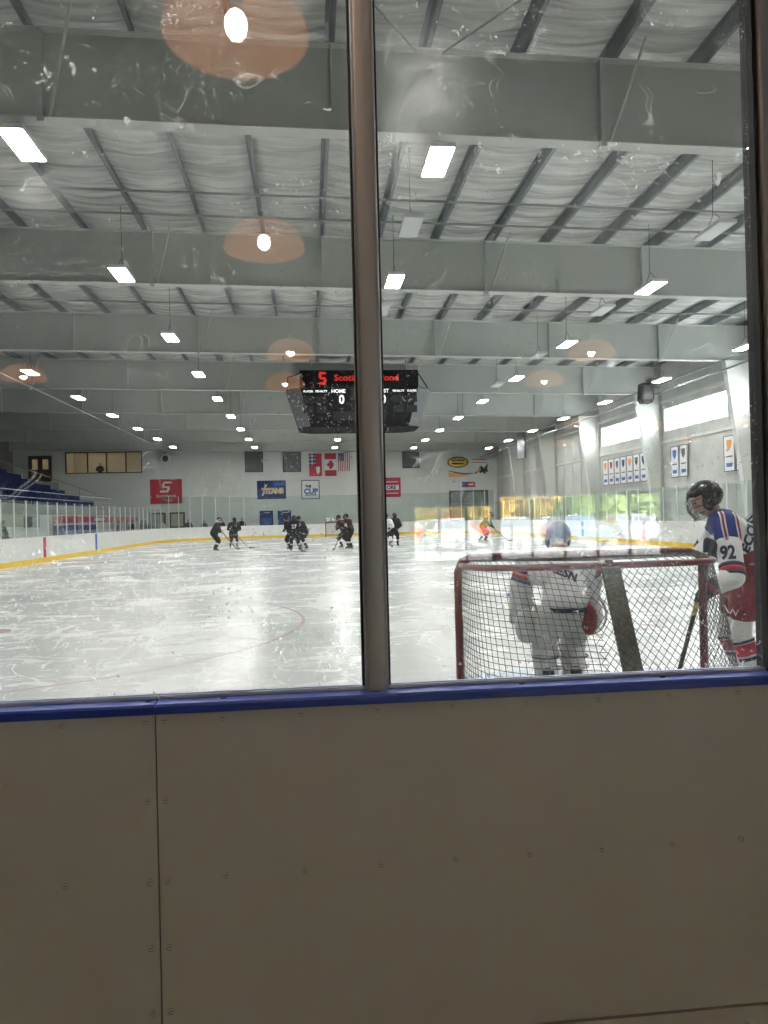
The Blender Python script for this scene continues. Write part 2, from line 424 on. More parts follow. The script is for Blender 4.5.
fl = MB().box((XL - .2, 1.9, -.25), (XR + .2, YB + .3, -.02)).build('floor', 'concrete'); struct(fl)
ice = MB()
def rink_outline(off=0.0, n=14):
    p = []
    r = RAD - off
    for cx, cy, a0 in ((RX1 - RAD, RY0 + RAD, -PI / 2), (RX1 - RAD, RY1 - RAD, 0), (RX0 + RAD, RY1 - RAD, PI / 2), (RX0 + RAD, RY0 + RAD, PI)):
        for i in range(n + 1):
            a = a0 + PI / 2 * i / n; p.append((cx + r * math.cos(a), cy + r * math.sin(a)))
    return p
ol = rink_outline()
ice.prism([(x, y if y > 2.401 else 2.17) for x, y in ol], 0.0, -.05, lambda a, b, d: (a, b, d))
ice = ice.build('ice_sheet', 'ice'); struct(ice); fix_normals(ice.data)
def flat(name, pts, m, z=.003):
    b = MB().add([(x, y, z) for x, y in pts], [tuple(range(len(pts)))]); return b.build(name, m, ice)
def ring(name, cx, cy, r, w, m, a0=0, a1=2 * PI, n=96):
    b = MB()
    for i in range(n + 1):
        a = a0 + (a1 - a0) * i / n
        for q in (r - w / 2, r + w / 2): b.v.append((cx + q * math.cos(a), cy + q * math.sin(a), .003))
    b.f = [(2 * i, 2 * i + 1, 2 * i + 3, 2 * i + 2) for i in range(n)]
    return b.build(name, m, ice)
GX = 2.005
for y in (5.4, 59.6): flat('goal_line', [(RX0 + 5, y - .025), (RX1 - 5, y - .025), (RX1 - 5, y + .025), (RX0 + 5, y + .025)], 'line_deep')
for y in (24.9, 40.1): flat('blue_line', [(RX0, y - .15), (RX1, y - .15), (RX1, y + .15), (RX0, y + .15)], 'line_blue')
flat('centre_line', [(RX0, 32.35), (RX1, 32.35), (RX1, 32.65), (RX0, 32.65)], 'line_red')
for cx in (GX - 6.7, GX + 6.7):
    for cy in (11.5, 53.5):
        ring('faceoff_circle', cx, cy, 4.57, .05, 'line_red'); ring('faceoff_spot', cx, cy, .15, .3, 'line_red')
ring('centre_circle', GX, 32.5, 4.57, .05, 'line_blue')
flat('goal_crease', [(GX + 1.22 * c, 5.43 + max(0, 1.83 * s)) for c, s in [(math.cos(PI * i / 24), math.sin(PI * i / 24)) for i in range(25)]], 'crease', z=.002)

# ceiling: sagging white insulation between purlins
PX0, PSP = .47, 1.45
def ceiling_mesh():
    b = MB(); rnd = random.Random(3)
    kx0, kx1 = math.floor((XL - PX0) / PSP), math.ceil((XR - PX0) / PSP)
    ny = int((YB - YF) / .085); sub = 5
    xs = [PX0 + PSP * (k + i / sub) for k in range(kx0, kx1) for i in range(sub)] + [PX0 + PSP * kx1]
    xs = [min(max(x, XL), XR) for x in xs]
    ph = {}
    for k in range(kx0, kx1 + 1):
        ys = []; y = YF + rnd.random()
        while y < YB: ys.append((y, rnd.uniform(.03, .09), rnd.uniform(.035, .06))); y += rnd.uniform(.3, .8)
        ph[k] = ys
    rows = {k: [0.0] * (ny + 1) for k in ph}
    for k, ys in ph.items():
        for (yc, h, w) in ys:
            i0 = max(0, int((yc - .5 - YF) / .085)); i1 = min(ny, int((yc + .5 - YF) / .085) + 1)
            for i in range(i0, i1 + 1):
                d = (YF + (YB - YF) * i / ny) - yc
                rows[k][i] += -h * math.exp(-(d / w) ** 2) - .05 * math.exp(-(d / .22) ** 2)
    for i in range(ny + 1):
        y = YF + (YB - YF) * i / ny
        for q, x in enumerate(xs):
            k = kx0 + q // sub; t = (q % sub) / sub
            e = math.sin(PI * t)
            b.v.append((x, y, roof_z(x) + .27 - e * .05 + e * rows[min(k, kx1)][i]))
    n = len(xs)
    b.f = [(i * n + j, (i + 1) * n + j, (i + 1) * n + j + 1, i * n + j + 1) for i in range(ny) for j in range(n - 1)]
    return b
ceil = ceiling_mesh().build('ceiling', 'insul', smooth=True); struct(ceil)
MB().add([(XL - .2, 1.9, roof_z(XL) + .42), (XR + .2, 1.9, roof_z(XR) + .42), (XR + .2, YB + .3, roof_z(XR) + .42), (XL - .2, YB + .3, roof_z(XL) + .42)], [(0, 1, 2, 3)]).build('roof_deck', 'steel', ceil)
pm = MB()
for a, b_ in (((-.004, 0, 0), (.004, YB - YF, .25)), ((-.004, 0, 0), (.07, YB - YF, .006)), ((-.07, 0, .244), (.004, YB - YF, .25)), ((.064, 0, 0), (.07, YB - YF, .025))): pm.box(a, b_)
pme = pm.mesh('purlin', 'purlin')
for k in range(-16, 12):
    x = PX0 + PSP * k
    if XL + .1 < x < XR - .1: link('purlin', pme, ceil, (x, YF, roof_z(x) + .005))
# rigid frames
BY = [3.58 + 7.62 * i for i in range(0, 9)]
beam_names = ['roof beam right above the glass end', 'nearest deep steel roof beam spanning above the glass'] + [ORD[i] + ' deep steel roof beam counted away from the glass' for i in range(1, 8)]
def slab(b, y0, y1, zf0, zf1, x0=XL, x1=XR):
    b.add([(x0, y0, zf0(x0)), (x1, y0, zf0(x1)), (x1, y1, zf0(x1)), (x0, y1, zf0(x0)), (x0, y0, zf1(x0)), (x1, y0, zf1(x1)), (x1, y1, zf1(x1)), (x0, y1, zf1(x0))],
          [(3, 2, 1, 0), (4, 5, 6, 7), (0, 1, 5, 4), (1, 2, 6, 5), (2, 3, 7, 6), (3, 0, 4, 7)])
bproto = None
for i, y in enumerate(BY):
    if y > YB - .3: continue
    lab = 'pale grey ' + beam_names[i]
    if bproto is None:
        t = thing('roof_beam', lab, 'roof beam', (0, y, 0))
        b = MB(); slab(b, -.006, .006, lambda x: soff_z(x) + .014, lambda x: roof_z(x) - .014); b.build('web', 'steel', t)
        b = MB(); slab(b, -.13, .13, soff_z, lambda x: soff_z(x) + .016); b.build('bottom_flange', 'steel_light', t)
        b = MB(); slab(b, -.13, .13, lambda x: roof_z(x) - .016, roof_z); b.build('top_flange', 'steel_light', t)
        for k in range(-6, 4):
            x = .48 + 4.15 * k; w = .022 if k % 2 else .012
            MB().box((x - w, -.12, soff_z(x) + .016), (x + w, .12, roof_z(x) - .016)).build('web_stiffener', 'steel', t)
            if k % 2:
                MB().tube([(x + .12, -.1, soff_z(x) + .03), (x + .55, -.5, roof_z(x) + .1)], .022, 6).build('flange_brace', 'steel_light', t)
                MB().box((x - .05, -.15, soff_z(x) - .07), (x + .05, -.02, soff_z(x) - .001)).build('splice_plate', 'steel_light', t)
        bproto = t
    else:
        c = copy_tree(bproto); c.location = (0, y, 0); c['label'] = lab

# walls
holes_back = [(-20.3, -14.0, 5.78, 7.6), (-23.3, -21.4, 5.15, 7.35), (12.5, 15.7, 0.0, 3.55)]
wb = wall_holes('wall_back', 'wall', XL, XR, -.02, 9.4, holes_back, lambda u, z, d: (u, YB + d, z), 0, .3); struct(wb)
wl = MB().box((XL - .3, 2.2, -.02), (XL, YB + .3, 9.5)).build('wall_left', 'dark_wall'); struct(wl)
# right wall with clerestory windows
bays = [(BY[i] + 1.85, BY[i] + 7.25) for i in range(1, 5)]
zw0, zw1 = 5.18, 6.30
wr = wall_holes('wall_right', 'wall_panel', 2.2, YB + .3, -.02, 9.2, [(a, b_, zw0, zw1) for a, b_ in bays], lambda u, z, d: (XR + d, u, z), 0, .25); struct(wr)
# girts and wide ribbed panels on the right wall
for z in (2.55, 4.72, 6.6):
    MB().box((XR - .09, 2.4, z - .06), (XR - .001, YB - .01, z + .06)).build('wall_girt', 'steel_light', wr)
rme = MB().box((-.02, -.03, 0), (0, .03, 9.0)).mesh('panel_rib', 'wall_panel')
for k in range(40):
    y = 3.6 + 1.52 * k
    if any(a - .05 < y < b_ + .05 for a, b_ in bays):
        continue
    link('panel_rib', rme, wr, (XR, y, 0))
for i, (a, b_) in enumerate(bays):
    w = MB()
    w.box((XR - .03, a, zw0), (XR + .1, b_, zw0 + .06)).box((XR - .03, a, zw1 - .06), (XR + .1, b_, zw1)).box((XR - .03, a, zw0 + .06), (XR + .1, a + .06, zw1 - .06)).box((XR - .03, b_ - .06, zw0 + .06), (XR + .1, b_, zw1 - .06))
    wo_ = w.build('window_%d' % (i + 1), 'trim'); struct(wo_)
    for k in range(1, 4):
        y = a + (b_ - a) * k / 4; MB().box((XR - .02, y - .035, zw0 + .06), (XR + .08, y + .035, zw1 - .06)).build('mullion', 'trim', wo_)
    for k in range(4):
        y0, y1 = a + (b_ - a) * k / 4, a + (b_ - a) * (k + 1) / 4
        MB().box((XR + .03, y0 + .036, zw0 + .061), (XR + .038, y1 - .036, zw1 - .061)).build('pane', 'win_glass', wo_)
# tapered frame columns along the right wall
for i, y in enumerate(BY[1:8]):
    c = thing('frame_column', 'white tapered steel column under the %s roof beam, at the right wall' % ORD[i], 'column', (0, y, 0))
    zt = soff_z(15.2)
    MB().add([(16.6, -.006, -.02), (16.4, -.006, -.02), (15.45, -.006, zt), (16.6, -.006, zt), (16.6, .006, -.02), (16.4, .006, -.02), (15.45, .006, zt), (16.6, .006, zt)],
             [(0, 1, 2, 3), (7, 6, 5, 4), (0, 4, 5, 1), (1, 5, 6, 2), (2, 6, 7, 3), (3, 7, 4, 0)]).build('web', 'steel_light', c)
    MB().add([(16.4, -.13, -.02), (16.42, -.13, -.02), (16.42, .13, -.02), (16.4, .13, -.02), (15.45, -.13, zt), (15.47, -.13, zt), (15.47, .13, zt), (15.45, .13, zt)],
             [(3, 2, 1, 0), (4, 5, 6, 7), (0, 1, 5, 4), (1, 2, 6, 5), (2, 3, 7, 6), (3, 0, 4, 7)]).build('inner_flange', 'trim', c)
    MB().box((16.6, -.13, -.02), (16.615, .13, zt)).build('outer_flange', 'steel_light', c)
# partition at the glass end and the lobby
wf = wall_holes('wall_front', 'lobby_wall', XL, XR, -.02, 9.3, [(-2.86, 4.46, -.02, 3.55)], lambda u, z, d: (u, 2.05 + d, z), 0, .2); struct(wf)
LX0, LX1, LYB, LZ = -8.0, 14.0, -18.9, 4.3
lf = MB().box((LX0, LYB - .2, -.12), (LX1, 2.04, 0.0)).build('floor', 'lobby_floor'); struct(lf)
lc = MB().box((LX0, LYB, LZ), (LX1, 2.04, LZ + .15)).build('ceiling', 'lobby_ceil'); struct(lc)
for nm, x0, x1 in (('wall_left', LX0 - .2, LX0), ('wall_right', LX1, LX1 + .2)):
    struct(MB().box((x0, LYB, -.02), (x1, 2.04, LZ)).build(nm, 'lobby_wall'))
lw_ = wall_holes('wall_rear', 'lobby_wall', LX0 - .2, LX1 + .2, -.02, LZ + .15, [(3.2, 5.75, .06, 1.86), (5.95, 11.3, .06, 2.14)], lambda u, z, d: (u, LYB - d, z), 0, .2); struct(lw_)
for wi, (a, b_, z1, n) in enumerate(((3.2, 5.75, 1.86, 3), (5.95, 11.3, 2.14, 5))):
    w = MB().box((a, LYB - .12, .06), (b_, LYB - .04, .12)).box((a, LYB - .12, z1 - .06), (b_, LYB - .04, z1)).box((a, LYB - .12, .12), (a + .06, LYB - .04, z1 - .06)).box((b_ - .06, LYB - .12, .12), (b_, LYB - .04, z1 - .06))
    wo_ = w.build('window_%d' % (7 + wi), 'mullion'); struct(wo_)
    for k in range(1, n):
        x = a + (b_ - a) * k / n
        MB().box((x - .04, LYB - .12, .12), (x + .04, LYB - .04, z1 - .06)).build('mullion', 'mullion' if k % 2 else 'pipe', wo_)
    for k in range(n):
        MB().box((a + (b_ - a) * k / n + .041, LYB - .09, .121), (a + (b_ - a) * (k + 1) / n - .041, LYB - .08, z1 - .061)).build('pane', 'win_glass', wo_)

# ------------------------------------------------------------------ spectator-side boards, cap, glass
SEAMS = [-2.86, -.42, 2.02, 4.46]
blab = ['glossy off-white board section at the left edge, left of the vertical seam', 'wide glossy off-white board section right of the vertical seam', 'off-white board section beyond the right glass post']
scr = MB().lathe([(0, -.003), (.003, -.003), (.004, -.0005), (.006, -.0018), (.0082, -.0005), (.0084, .001)], 12, Matrix.Rotation(PI / 2, 4, 'X'))
scr.add([(-.004, .0, -.0008), (.004, .0, -.0008), (.004, .0, .0008), (-.004, .0, .0008)], [(0, 1, 2, 3)])
scr_me = scr.mesh('screw', 'screw', True)
for i in range(3):
    a, b_ = SEAMS[i] + .0018, SEAMS[i + 1] - .0018
    t = thing('dasher_board', blab[i], 'board', ((a + b_) / 2, 2.05, 0)); cx = (a + b_) / 2
    MB().box((a - cx, .0, .128), (b_ - cx, .012, 1.040)).build('face_panel', 'near_board', t)
    MB().box((a - cx, -.004, .0), (b_ - cx, .012, .122)).build('kick_strip', 'near_board', t)
    MB().box((a - cx, .013, .0), (b_ - cx, .10, 1.038)).build('core', 'grey_dark', t)
    MB().box((a - cx, .101, .0), (b_ - cx, .115, 1.040)).build('ice_side_panel', 'far_board', t)
    cp = MB().prism([(-.012, 1.0405), (-.012, 1.060), (-.006, 1.066), (.128, 1.066), (.135, 1.060), (.135, 1.0405)], a - cx, b_ - cx, lambda p, q, d: (d, p, q)).build('cap_rail', 'cap', t); fix_normals(cp.data)
    MB().box((a - cx, .055, 1.0662), (b_ - cx, .0625, 1.075)).box((a - cx, .0775, 1.0662), (b_ - cx, .085, 1.075)).build('glass_channel', 'cap_groove', t)
    xs = [a + .022] + [x for x in [-.66 + .208 * k for k in range(-12, 26)] if a + .12 < x < b_ - .12] + [b_ - .022]
    for x in xs:
        zz = [1.022, .60]
        if x in (xs[0], xs[-1]): zz = [1.022, .81, .595, .42, .25]
        for z in zz: link('screw', scr_me, t, (x - cx, -.0005, z))
        link('screw', scr_me, t, (x - cx, -.0045, .075))
        if x in xs[1::2]:
            o = link('cap_screw', scr_me, t, (x - cx, .03, 1.0665)); o.rotation_euler = (-PI / 2, 0, 0)
PXs = [.178 + 1.207 * k for k in range(-2, 4)]
plab = {2: 'tall grey aluminium glass post left of centre, standing on the blue cap', 3: 'tall grey aluminium glass post at the right edge with black gasket strip'}
pw = .033
def post_profile():
    pts = []
    for (cx, cy, a0) in ((pw - .012, .012 - .04, -PI / 2), (pw - .012, .028, 0), (-pw + .012, .028, PI / 2), (-pw + .012, -.028, PI)):
        for k in range(5):
            a = a0 + PI / 2 * k / 4; pts.append((cx + .012 * math.cos(a), cy + .012 * math.sin(a)))
    return pts
post_me = MB().prism(post_profile(), 1.0665, 3.54, lambda p, q, d: (p, q, d)).mesh('post', 'alu', True); fix_normals(post_me)
for p in post_me.polygons: p.use_smooth = len(p.vertices) == 4
post_me.set_sharp_from_angle(angle=.6)
for k, x in enumerate(PXs):
    t = thing('glass_post', plab.get(k, 'grey aluminium glass post beyond the frame, %s from the left' % ORD[k]), 'post', (x, GY, 0))
    link('extrusion', post_me, t)
    MB().box((-pw - .007, -.012, 1.0665), (-pw - .0005, .012, 3.54)).box((pw + .0005, -.012, 1.0665), (pw + .007, .012, 3.54)).build('gasket', 'gasket', t)
    if k >= 3: MB().box((-pw - .016, -.03, 1.0665), (-pw - .0075, .03, 3.54)).build('gasket_strip', 'gasket', t)
ed = [-2.83] + PXs + [4.43]
glab = {2: 'large clear rink glass pane left of the grey post', 3: 'clear scuffed rink glass pane between the two posts', 4: 'clear rink glass pane beyond the right post'}
for k in range(len(ed) - 1):
    a = ed[k] + (pw + .018 if k >= 4 else pw + .008) if k else ed[k]; b_ = ed[k + 1] - (pw + .018 if k >= 3 else pw + .008) if k < len(ed) - 2 else ed[k + 1]
    tag(MB().box((a, GY - .006, 1.0672), (b_, GY + .006, 3.54)).build('rink_glass', 'glass'), glab.get(k, 'clear rink glass pane beyond the frame, %s from the left' % ORD[k]), 'glass')

# ------------------------------------------------------------------ rink perimeter boards and glass
N_ARC = 14
path = []      # walk: near right corner, right side, far right corner, far end, far left corner, left side, near left corner
for cx, cy, a0 in ((RX1 - RAD, RY0 + RAD, -PI / 2), (RX1 - RAD, RY1 - RAD, 0), (RX0 + RAD, RY1 - RAD, PI / 2), (RX0 + RAD, RY0 + RAD, PI)):
    for i in range(N_ARC + 1):
        a = a0 + PI / 2 * i / N_ARC; path.append((Vector((cx, cy, 0)), Vector((math.cos(a), math.sin(a), 0))))
def rail(b, o0, o1, z0, z1):
    n = len(path); k = len(b.v)
    for c, d in path:
        for o, z in ((o0, z0), (o1, z0), (o1, z1), (o0, z1)):
            p = c + d * (RAD + o); b.v.append((p.x, p.y, z))
    for i in range(n - 1):
        for j in range(4): b.f.append((k + 4 * i + j, k + 4 * i + (j + 1) % 4, k + 4 * i + 4 + (j + 1) % 4, k + 4 * i + 4 + j))
    b.f.append((k, k + 1, k + 2, k + 3)); b.f.append((k + 4 * n - 1, k + 4 * n - 2, k + 4 * n - 3, k + 4 * n - 4))
    return b
pb = thing('rink_boards', 'white boards with yellow kick plate curving round the whole ice sheet', 'boards', (2, 63, 0))
def pchild(o): o.parent = pb; o.location = (-2, -63, 0); return o
for nm, m, a in (('board_face', 'far_board', (.0, .1, .2, 1.03)), ('kick_plate', 'kick', (-.015, .1, -.02, .2)), ('cap_rail', 'far_board', (-.02, .12, 1.03, 1.07))):
    me = rail(MB(), *a).mesh(nm, m); fix_normals(me); pchild(link(nm, me))
for nm, m, y in (('red_line_mark', 'red_print', 32.5), ('blue_line_mark', 'blue_print', 40.1), ('blue_line_mark', 'blue_print', 24.9)):
    for x in (RX0, RX1):
        s = 1 if x == RX0 else -1
        pchild(MB().box((min(x + .016 * s, x), y - .15, .2), (max(x + .016 * s, x), y + .15, 1.07)).build(nm, m))
# walk by length for posts
samples = []
for i, (c, d) in enumerate(path): samples.append((c + d * RAD, d))
acc = [0.0]
for i in range(1, len(samples)): acc.append(acc[-1] + (samples[i][0] - samples[i - 1][0]).length)
def walk(s):
    for i in range(1, len(acc)):
        if s <= acc[i] + 1e-9:
            t = (s - acc[i - 1]) / (acc[i] - acc[i - 1]); p = samples[i - 1][0].lerp(samples[i][0], t); d = samples[i - 1][1].lerp(samples[i][1], t).normalized(); return p, d
    return samples[-1]
pg = thing('perimeter_glass', 'run of clear glass panes and slim posts standing on the far rink boards', 'glass', (2, 63, 1.07))
npst = int(acc[-1] / 1.22); step_ = acc[-1] / npst
pme2 = MB().box((-.025, -.02, 0), (.025, .02, 1.0)).mesh('post', 'alu_light')
for k in range(npst + 1):
    p, d = walk(min(acc[-1], k * step_)); side = abs(d.x) > .97
    h = 1.45 if side else 2.4
    far_mid = d.y > .8 and -5.2 < p.x < 16
    if not far_mid:
        o = link('post', pme2, pg); q = p + d * .05; o.location = (q.x - 2, q.y - 63, 0); o.rotation_euler = (0, 0, math.atan2(d.y, d.x)); o.scale = (1, 1, h)
    if k < npst:
        p2, d2 = walk(min(acc[-1], (k + 1) * step_)); a, b_ = p + d * .05, p2 + d2 * .05
        e = (b_ - a).normalized(); nn = Vector((e.y, -e.x, 0)) * .005; g = .026 if not far_mid else .004
        a2, b2 = a + e * g, b_ - e * g; off = Vector((2, 63, 0))
        v = [a2 - nn, b2 - nn, b2 + nn, a2 + nn]
        vv = [(q.x - 2, q.y - 63, .002) for q in v] + [(q.x - 2, q.y - 63, h - .02) for q in v]
        MB().add(vv, [(3, 2, 1, 0), (4, 5, 6, 7), (0, 1, 5, 4), (1, 2, 6, 5), (2, 3, 7, 6), (3, 0, 4, 7)]).build('pane', 'far_glass', pg)

# ------------------------------------------------------------------ ceiling lights
def fixture(name, lens):
    t = thing(name, 'x', 'ceiling light')
    MB().box((-.19, -.50, 0), (.19, .50, .07)).box((-.06, -.3, .07), (.06, .3, .11)).build('housing', 'fixture', t)
    MB().box((-.17, -.475, -.006), (.17, .475, -.0005)).build('diffuser', lens, t)
    z = 1.55
    MB().tube([(0, .3, .11), (0, .05, .35), (0, -.0, z)], .007, 5).tube([(0, -.3, .11), (0, -.05, .35), (0, 0, .36)], .007, 5).build('hanging_cord', 'cable', t)
    return t
rows = [(-10.2, 'over the left boards', 2), (-4.05, 'left of the scoreboard', -1), (2.1, 'through the middle', -1), (8.3, 'right of the scoreboard', -1), (14.3, 'along the right wall', 0)]  # negative starts add an unseen light nearest the glass, for the near ice
fx = None
for x, where, k0 in rows:
    for j, k in enumerate(range(k0, 9)):
        y = 11.4 + 5.87 * k
        if abs(y - min(BY, key=lambda q: abs(q - y))) < .16: y -= .35
        lab = 'lit rectangular ceiling light, %s from the glass in the row %s' % (ORD[j], where)
        if fx is None: fx = fixture('ceiling_light', 'lens'); o = fx
        else: o = copy_tree(fx)
        o.location = (x, y, 7.0 - .018 * (x - 2)); o['label'] = lab; o['group'] = 'lit ceiling lights over the rink'
fo = None
for x, where in ((2.1, 'middle'), (8.3, 'right')):
    for j in range(4):
        y = 14.4 + 5.87 * j
        if fo is None: fo = fixture('ceiling_light', 'lens_off'); o = fo
        else: o = copy_tree(fo)
        o.location = (x, y, 7.15); o['label'] = 'unlit pale ceiling light, %s from the glass in the %s row' % (ORD[j], where); o['group'] = 'unlit ceiling lights'

# sprinkler pipes, roof rods, cables
for j, (y, z) in enumerate(((16.0, 8.40), (17.2, 8.40), (24.2, 8.40), (30.6, 8.40))):
    tag(MB().tube([(XL + .2, y, z - .018 * XL), (XR - .3, y, z - .018 * XR)], .028, 8).build('sprinkler_pipe', 'pipe'), 'thin grey pipe slung across under the purlins, %s from the glass' % ORD[j], 'pipe')
for j, (p, q) in enumerate((((2.15, 11.0, 8.45), (3.5, 9.1, 8.46)), ((1.75, 11.0, 8.45), (.1, 8.9, 8.58)))):
    tag(MB().tube([p, q], .018, 6).build('brace_rod', 'pipe'), 'thin steel brace rod running up %s from the nearest beam' % ('right' if j == 0 else 'left'), 'rod')
for nm, x, z, y0, lab in (('net_cable', 15.2, 8.05, 23, 'upper steel cable running the length of the rink below the beams, right side'), ('net_cable', 15.2, 6.62, 23, 'lower steel cable running the length of the rink, right side'), ('net_cable', -11.2, 7.2, 26, 'steel cable running the length of the rink over the left boards')):
    z = min(z, soff_z(x) - .06) if z > 7 else z
    tag(MB().tube([(x, y0, z), (x, YB - .2, z)], .04, 6).build(nm, 'pipe'), lab, 'cable')

# ------------------------------------------------------------------ scoreboard
sb = thing('scoreboard', 'large black scoreboard hanging over centre ice with lit white zeros and red sign', 'scoreboard', (2.2, 32.4, 5.32))
def sb_shape(b, w_top, w_bot, z0, z1, yf0, yf1, yb, fn=None):
    pass
yf = -1.45    # front face plane (towards the glass)
# body: eight-sided inverted taper
def octo(w, d, c): return [(-w + c, -d), (w - c, -d), (w, -d + c), (w, d - c), (w - c, d), (-w + c, d), (-w, d - c), (-w, -d + c)]
t0, t1 = octo(2.55, 1.25, .5), octo(3.05, 1.45, .62)
b = MB(); b.v = [(x, y, .0) for x, y in t0] + [(x, y, 1.62) for x, y in t1]
b.f = [tuple(reversed(range(8))), tuple(range(8, 16))] + [(i, (i + 1) % 8, 8 + (i + 1) % 8, 8 + i) for i in range(8)]
b.build('body', 'black_panel', sb)
b = MB(); b.box((-2.46, -1.46, 1.625), (2.46, -1.3, 2.32)).build('header_sign', 'black_panel', sb)
b = MB(); b.box((-2.46, 1.3, 1.625), (2.46, 1.46, 2.32)).build('header_sign', 'black_panel', sb)
def side_plate(sx):
    q = [Vector((t0[i][0], t0[i][1], .04)) for i in ((1, 2) if sx > 0 else (7, 0))] + [Vector((t1[i][0], t1[i][1], 1.58)) for i in ((2, 1) if sx > 0 else (0, 7))]
    nn = (q[1] - q[0]).cross(q[2] - q[0]).normalized() * .02
    b = MB(); b.v = [tuple(p + nn * .2) for p in q] + [tuple(p + nn) for p in q]
    b.f = [(3, 2, 1, 0), (4, 5, 6, 7), (0, 1, 5, 4), (1, 2, 6, 5), (2, 3, 7, 6), (3, 0, 4, 7)]
    return b.build('corner_panel', 'grey_dark', sb)
side_plate(1); side_plate(-1)
for x in (-2.0, 2.0):
    for y in (-1.1, 1.1): MB().tube([(x, y, 1.62), (x, y, soff_z(4) - 5.32 + (.9))], .03, 8).build('hanger_rod', 'pipe', sb)
for sx in (-1, 1): MB().tube([(sx * 2.47, -1.35, 2.2), (sx * 2.95, -1.1, 2.1), (sx * 2.98, -1.0, 1.6)] if sx < 0 else [(2.47, -1.35, 2.2), (2.9, -1.1, 1.63)], .03, 6).build('corner_strut', 'black', sb)
def fy(z): return -1.25 - .2 * (z / 1.62)   # tilted face
tilt = math.atan(.2 / 1.62)
RT = (PI / 2 + tilt, 0, 0)
def sbp(x, z, off=.012): return (x, fy(z) - off, z)
text('Scotiabank Pond', .36, 'led_red', sb, (.30, -1.475, 1.99), xs=1.12, bold=.008)
# S-shaped mark to the left of the words
b = MB()
for (x0, x1, z0, z1) in ((-.14, .14, .16, .26), (-.16, -.04, .02, .16), (-.12, .12, -.04, .04), (.04, .16, -.16, -.02), (-.14, .14, -.26, -.16)):
    b.box((-1.52 + x0, -1.475, 1.99 + z0), (-1.52 + x1, -1.461, 1.99 + z1))
b.build('emblem', 'led_red', sb)
for body, x, s in (('PLAYER', -2.12, .118), ('PENALTY', -1.58, .118), ('HOME', -.88, .21), ('GUEST', .90, .21), ('PENALTY', 1.62, .118), ('PLAYER', 2.18, .118)):
    text(body, s, 'led_white', sb, sbp(x, 1.45), RT, bold=.004)
for x in (-.75, .98): text('0', .5, 'led_white', sb, sbp(x, 1.10), RT, bold=.012, xs=.9)
for x in (-2.12, -1.58, 1.62, 2.18):
    for z in (1.13, .72):
        MB().cbox((0, 0, 0), (.44, .012, .30), Matrix.Translation(sbp(x, z, .008)) @ Matrix.Rotation(tilt, 4, 'X')).build('digit_window', 'digit_panel', sb)
for x in (-.2, .12, .42): MB().cbox((0, 0, 0), (.26, .012, .34), Matrix.Translation(sbp(x - .02, 1.40, .008)) @ Matrix.Rotation(tilt, 4, 'X')).build('digit_window', 'digit_panel', sb)
MB().cbox((0, 0, 0), (2.2, .012, .35), Matrix.Translation(sbp(0, .45, .008)) @ Matrix.Rotation(tilt, 4, 'X')).build('digit_window', 'digit_panel', sb)

# ------------------------------------------------------------------ far wall fittings
def panel(name, label, cat, x0, x1, z0, z1, m, y=YB, th=.05, group=None):
    t = thing(name, label, cat, ((x0 + x1) / 2, y - .004, z0), group=group); w, h = x1 - x0, z1 - z0
    MB().box((-w / 2, -th, 0), (w / 2, -.001, h)).build('sheet', m, t)
    return t, w, h
for j, (x0, x1, z0, z1) in enumerate(((-5.4, -3.85, 5.65, 7.5), (-2.15, -.6, 5.6, 7.48), (8.25, 9.75, 5.75, 7.6))):
    t, w, h = panel('acoustic_panel', ('dark square panel on the far wall, left of its pair', 'dark square panel on the far wall, beside the flags', 'dark square panel on the far wall, right of the grey post')[j], 'panel', x0, x1, z0, z1, 'grey_dark', th=.08)
    for (a, b_, c, d) in ((-w / 2, w / 2, 0, .06), (-w / 2, w / 2, h - .06, h), (-w / 2, -w / 2 + .06, .06, h - .06), (w / 2 - .06, w / 2, .06, h - .06)):
        MB().box((a, -.1, c), (b_, -.081, d)).build('frame_strip', 'black', t)
# flags
def flag(name, label, x0, x1, z0, z1):
    t = thing(name, label, 'flag', ((x0 + x1) / 2, YB - .06, z0), group='hanging flags on the far wall'); w, h = x1 - x0, z1 - z0
    MB().tube([(-w / 2 - .05, 0, h), (w / 2 + .05, 0, h)], .02, 6).build('rod', 'pipe', t)
    return t, w, h
def rect(t, nm, m, x0, x1, z0, z1, y=-.01): return MB().box((x0, y - .008, z0), (x1, y, z1)).build(nm, m, t)
t, w, h = flag('wall_flag', 'red ensign flag hanging leftmost of the three wall flags', .1, 1.2, 5.2, 7.15)
rect(t, 'field', 'red_print', -w / 2, w / 2, 0, h); 
rect(t, 'canton', 'navy', -w / 2, 0, h * .5, h, -.02)
for a in (h * .58, h * .74, h * .9): rect(t, 'canton_bar', 'white', -w / 2, 0, a - .03, a + .03, -.03)
rect(t, 'canton_bar', 'white', -.33, -.25, h * .5, h, -.035)
MB().prism([(.1, h * .42), (.42, h * .42), (.42, h * .2), (.26, h * .06), (.1, h * .2)], -.03, -.02, lambda p, q, d: (p - .05, d, q)).build('shield', 'white', t)
t, w, h = flag('wall_flag', 'red and white maple leaf flag hanging in the middle of the three wall flags', 1.45, 2.45, 5.2, 7.15)
rect(t, 'red_bar', 'red_print', -w / 2, w / 2, 0, h * .26); rect(t, 'red_bar', 'red_print', -w / 2, w / 2, h * .74, h); rect(t, 'white_bar', 'white', -w / 2, w / 2, h * .26, h * .74)
